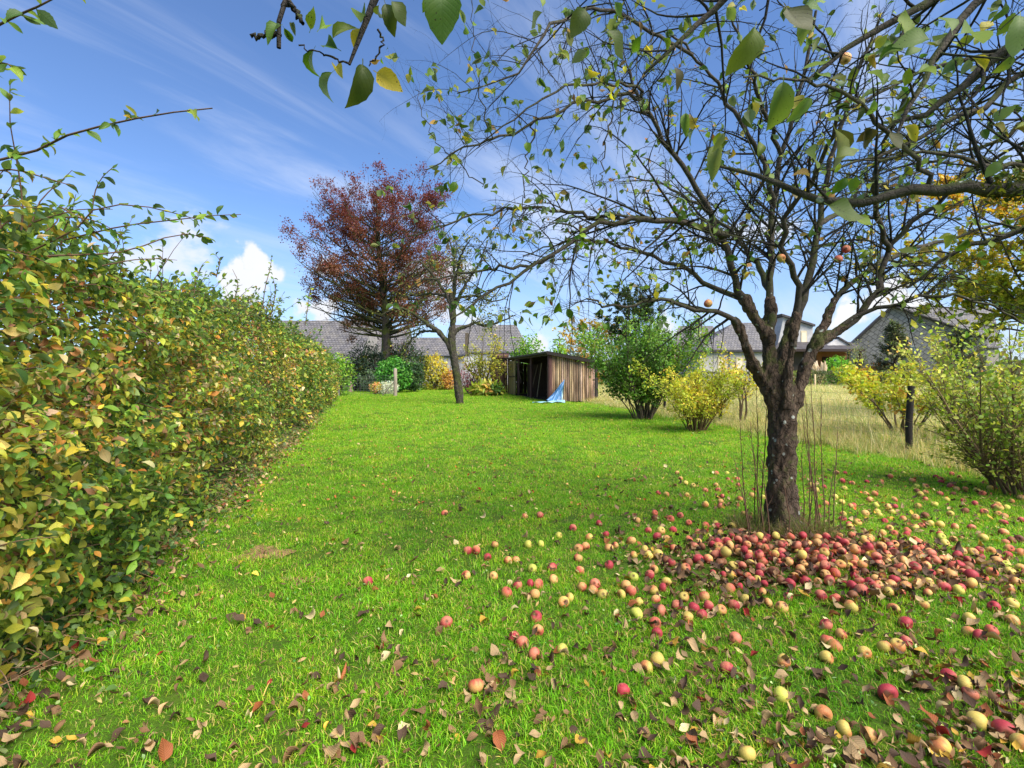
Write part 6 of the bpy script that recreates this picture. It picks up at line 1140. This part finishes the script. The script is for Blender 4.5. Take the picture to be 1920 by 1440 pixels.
# ================================================================= grass
def tuft(nb, rad, lo, hi, w, palette, bend=1.0, straw=.05, stiff=0.0):
    a = rng.uniform(0, 6.28, nb); r = rad * np.sqrt(rng.uniform(0, 1, nb)); b = np.stack([r * np.cos(a), r * np.sin(a), np.full(nb, -.008)], 1); az = rng.uniform(0, 6.28, nb); ln = rng.uniform(lo, hi, nb); lean = rng.uniform(.1, .9, nb) * bend
    dr = np.stack([np.cos(az), np.sin(az), 0 * az], 1); sd_ = np.stack([-np.sin(az), np.cos(az), 0 * az], 1); V = []
    for t_, ww in ((0, 1), (.4, .85), (.75, .55), (1, .06)):
        p = b + dr * (ln * lean * t_ ** 1.8 * .75)[:, None] + np.array([0, 0, 1]) * (ln * (t_ - .38 * lean * t_ ** 2))[:, None]; V += [p - sd_ * w * ww * .5, p + sd_ * w * ww * .5]
    V = np.stack(V, 1); base = np.array([[0, 1, 3, 2], [2, 3, 5, 4], [4, 5, 7, 6]]); f = (np.arange(nb) * 8)[:, None, None] + base[None]
    c = pal(nb, palette, .18); mb = MB(); mb.add(V.reshape(-1, 3), f.reshape(-1, 4), np.repeat(c, 8, axis=0)); return mb
GP = [((94, 150, 24), 4), ((116, 172, 30), 4), ((72, 116, 26), 3.0), ((148, 180, 52), 2.0), ((178, 162, 100), 1.4)]
def scatter(name, label, pts, rot, scl, protos, mat, cat):
    coll = bpy.data.collections.new(name + '_tufts')
    for mb in protos:
        me = mb.mesh(name + '_tuft'); me.materials.append(mat); coll.objects.link(bpy.data.objects.new(name + '_tuft', me))
    me = bpy.data.meshes.new(name); me.vertices.add(len(pts)); me.vertices.foreach_set('co', pts.astype(np.float32).ravel())
    at_ = me.attributes.new('rot', 'FLOAT_VECTOR', 'POINT'); at_.data.foreach_set('vector', rot.astype(np.float32).ravel()); at_ = me.attributes.new('scl', 'FLOAT_VECTOR', 'POINT'); at_.data.foreach_set('vector', scl.astype(np.float32).ravel())
    o = link(name, me); ng = bpy.data.node_groups.new(name, 'GeometryNodeTree'); ng.interface.new_socket('Geometry', in_out='INPUT', socket_type='NodeSocketGeometry'); ng.interface.new_socket('Geometry', in_out='OUTPUT', socket_type='NodeSocketGeometry')
    gi, go = ng.nodes.new('NodeGroupInput'), ng.nodes.new('NodeGroupOutput'); ci = ng.nodes.new('GeometryNodeCollectionInfo'); ci.inputs['Collection'].default_value = coll; ci.inputs['Separate Children'].default_value = True; ci.inputs['Reset Children'].default_value = True
    ip = ng.nodes.new('GeometryNodeInstanceOnPoints'); ip.inputs['Pick Instance'].default_value = True
    ra, sa = ng.nodes.new('GeometryNodeInputNamedAttribute'), ng.nodes.new('GeometryNodeInputNamedAttribute')
    for nn2, nm in ((ra, 'rot'), (sa, 'scl')): nn2.data_type = 'FLOAT_VECTOR'; nn2.inputs['Name'].default_value = nm
    e2r = ng.nodes.new('FunctionNodeEulerToRotation'); ng.links.new(ra.outputs['Attribute'], e2r.inputs[0])
    ng.links.new(gi.outputs[0], ip.inputs['Points']); ng.links.new(ci.outputs[0], ip.inputs['Instance']); ng.links.new(e2r.outputs[0], ip.inputs['Rotation']); ng.links.new(sa.outputs['Attribute'], ip.inputs['Scale']); ng.links.new(ip.outputs[0], go.inputs[0])
    md = o.modifiers.new('scatter', 'NODES'); md.node_group = ng; return tag(o, label, cat, kind='stuff')
def lawn_points():
    out = []
    for y0, y1, den, s0 in ((.6, 3.4, 420, 1.0), (3.4, 6.5, 260, 1.05), (6.5, 12, 130, 1.35), (12, 22, 62, 1.9), (22, 46, 34, 2.4)):
        w = fence_x(y0) - hedge_x(y1); n = int(den * w * (y1 - y0)); y = rng.uniform(y0, y1, n); x = hedge_x(y1) + w * rng.uniform(size=n); m = (x > hedge_x(y) - .15) & (x < fence_x(y)) & (np.abs(x) < y * 1.15 + 1.2); x, y = x[m], y[m]
        s = s0 * rng.uniform(.7, 1.25, len(x)) * (1 + .2 * vnoise(np.stack([x * 1.6, y * 1.6, 0 * x], 1), 12) + .22 * vnoise(np.stack([x * 7, y * 7, 0 * x], 1), 16)); out.append(np.stack([x, y, s], 1))
    q = np.concatenate(out); x, y, s = q.T; m = (x - 2.37) ** 2 + (y - 4.33) ** 2 > .2 ** 2
    e = ((x - HEAP[0] - .1) / 1.1) ** 2 + ((y - HEAP[1]) / .6) ** 2; m &= (e > 1) | (rng.uniform(size=len(x)) < .16 + .5 * np.clip(e - .55, 0, 1))
    m &= rng.uniform(size=len(x)) < np.clip(1.25 - .8 * np.clip(vnoise(np.stack([x * 3.1, y * 3.1, 0 * x], 1), 18), 0, 1) * np.clip((9 - y) / 5, 0, 1), .55, 1)
    for sx, sy, r in SOIL: m &= (x - sx) ** 2 + (y - sy) ** 2 > (r * .5) ** 2
    lx, ly = (x - 1.8) * .98 + (y - 23.6) * .198, -(x - 1.8) * .198 + (y - 23.6) * .98; m &= ~((lx > -.05) & (lx < 2.4) & (ly > 0) & (ly < 10.4))
    return x[m], y[m], s[m]
x, y, s = lawn_points(); n = len(x); sv = np.stack([s, s, s * rng.uniform(.75, 1.1, n)], 1)
scatter('grass', 'short bright green grass blades covering the lawn', np.stack([x, y, gz(x, y)], 1), np.stack([rng.normal(0, .12, n), rng.normal(0, .12, n), rng.uniform(0, 6.28, n)], 1), sv, [tuft(54, .085, .016, .050, .0033, GP, 1.8) for _ in range(14)], M_GRASS, 'grass')
# dry bits of thatch between the blades
k = 5200; yy = 1.2 + 7 * rng.uniform(size=k) ** 1.4; xx = hedge_x(yy) + (fence_x(yy) - hedge_x(yy)) * rng.uniform(size=k); mb = MB()
leaves_mix(mb, T_NARROW, np.stack([xx, yy, gz(xx, yy) + rng.uniform(.01, .04, k)], 1), nrm(np.stack([rng.normal(size=k), rng.normal(size=k), rng.normal(0, .25, k)], 1)), nrm(rng.normal(0, .5, (k, 3)) + [0, 0, 1]), rng.uniform(.012, .05, k), pal(k, [((150, 128, 84), 3), ((110, 86, 60), 3), ((80, 62, 48), 2), ((186, 166, 110), 1)], .2)); tag(mb.build('thatch', M_DRY, kind='stuff'), 'dry brown bits of thatch lying between the grass blades', 'thatch')
# clover and other small broad leaves in the turf
k = 5200; yy = 1.3 + 5.5 * rng.uniform(size=k) ** 1.3; xx = hedge_x(yy) + (fence_x(yy) - hedge_x(yy)) * rng.uniform(size=k); m = vnoise(np.stack([xx * 1.3, yy * 1.3, 0 * xx], 1), 14) > .1; xx, yy = xx[m], yy[m]; k = len(xx)
mb = MB(); leaves_mix(mb, T_OVAL, np.stack([xx, yy, gz(xx, yy) + rng.uniform(.012, .035, k)], 1), nrm(np.stack([rng.normal(size=k), rng.normal(size=k), rng.normal(0, .3, k)], 1)), nrm(rng.normal(0, .4, (k, 3)) + [0, 0, 1]), rng.uniform(.010, .022, k), pal(k, [((70, 120, 50), 3), ((110, 150, 80), 2), ((150, 176, 120), 1)], .15)); tag(mb.build('clover', M_LEAF, kind='stuff'), 'small clover leaves growing among the grass', 'clover')
# meadow beyond the wire
n = 26000; yy = 1 + 47 * rng.uniform(size=n); xx = fence_x(yy) + .1 + (np.maximum(yy * 1.15 + 2 - fence_x(yy), .3)) * rng.uniform(size=n); nearf = np.concatenate([np.zeros(n, bool), np.ones(5200, bool)]); y2 = rng.uniform(2, 26, 5200); xx = np.concatenate([xx, fence_x(y2) + rng.normal(.05, .28, 5200)]); yy = np.concatenate([yy, y2]); n = len(xx)
s = rng.uniform(.6, 1.3, n) * np.where(nearf, .62, 1.0) * (1 + .25 * vnoise(np.stack([xx * .5, yy * .5, 0 * xx], 1), 15)); w = 1 + yy / 26
scatter('meadow_grass', 'long pale dry grass filling the meadow beyond the fence', np.stack([xx, yy, 0 * xx - .02], 1), np.stack([rng.normal(0, .12, n), rng.normal(0, .12, n), rng.uniform(0, 6.28, n)], 1), np.stack([s * w, s * w, s], 1),
        [tuft(44, .14, .14, .46, .0052, [((196, 182, 146), 4.4), ((176, 168, 122), 3.4), ((138, 150, 84), 3), ((100, 130, 58), 2.4)]) for _ in range(5)] + [tuft(44, .14, .10, .32, .006, [((98, 126, 56), 3), ((130, 142, 76), 3), ((180, 166, 120), 3)]) for _ in range(3)], M_STRAW, 'grass')
# rank grass at the foot of the old apple tree
k = 90; a = rng.uniform(0, 6.28, k); r = .15 + .30 * rng.uniform(size=k); x, y = 2.37 + r * np.cos(a), 4.33 + r * np.sin(a) * .9; s = rng.uniform(.2, .55, k)
scatter('rank_grass', 'tangle of long dry grass round the foot of the apple tree', np.stack([x, y, gz(x, y)], 1), np.stack([rng.normal(0, .25, k), rng.normal(0, .25, k), rng.uniform(0, 6.28, k)], 1), np.stack([s, s, s], 1), [tuft(30, .10, .25, .62, .006, [((124, 112, 84), 3), ((92, 104, 46), 3), ((76, 96, 36), 4), ((100, 78, 60), 2)], 1.9) for _ in range(4)], M_STRAW, 'grass')
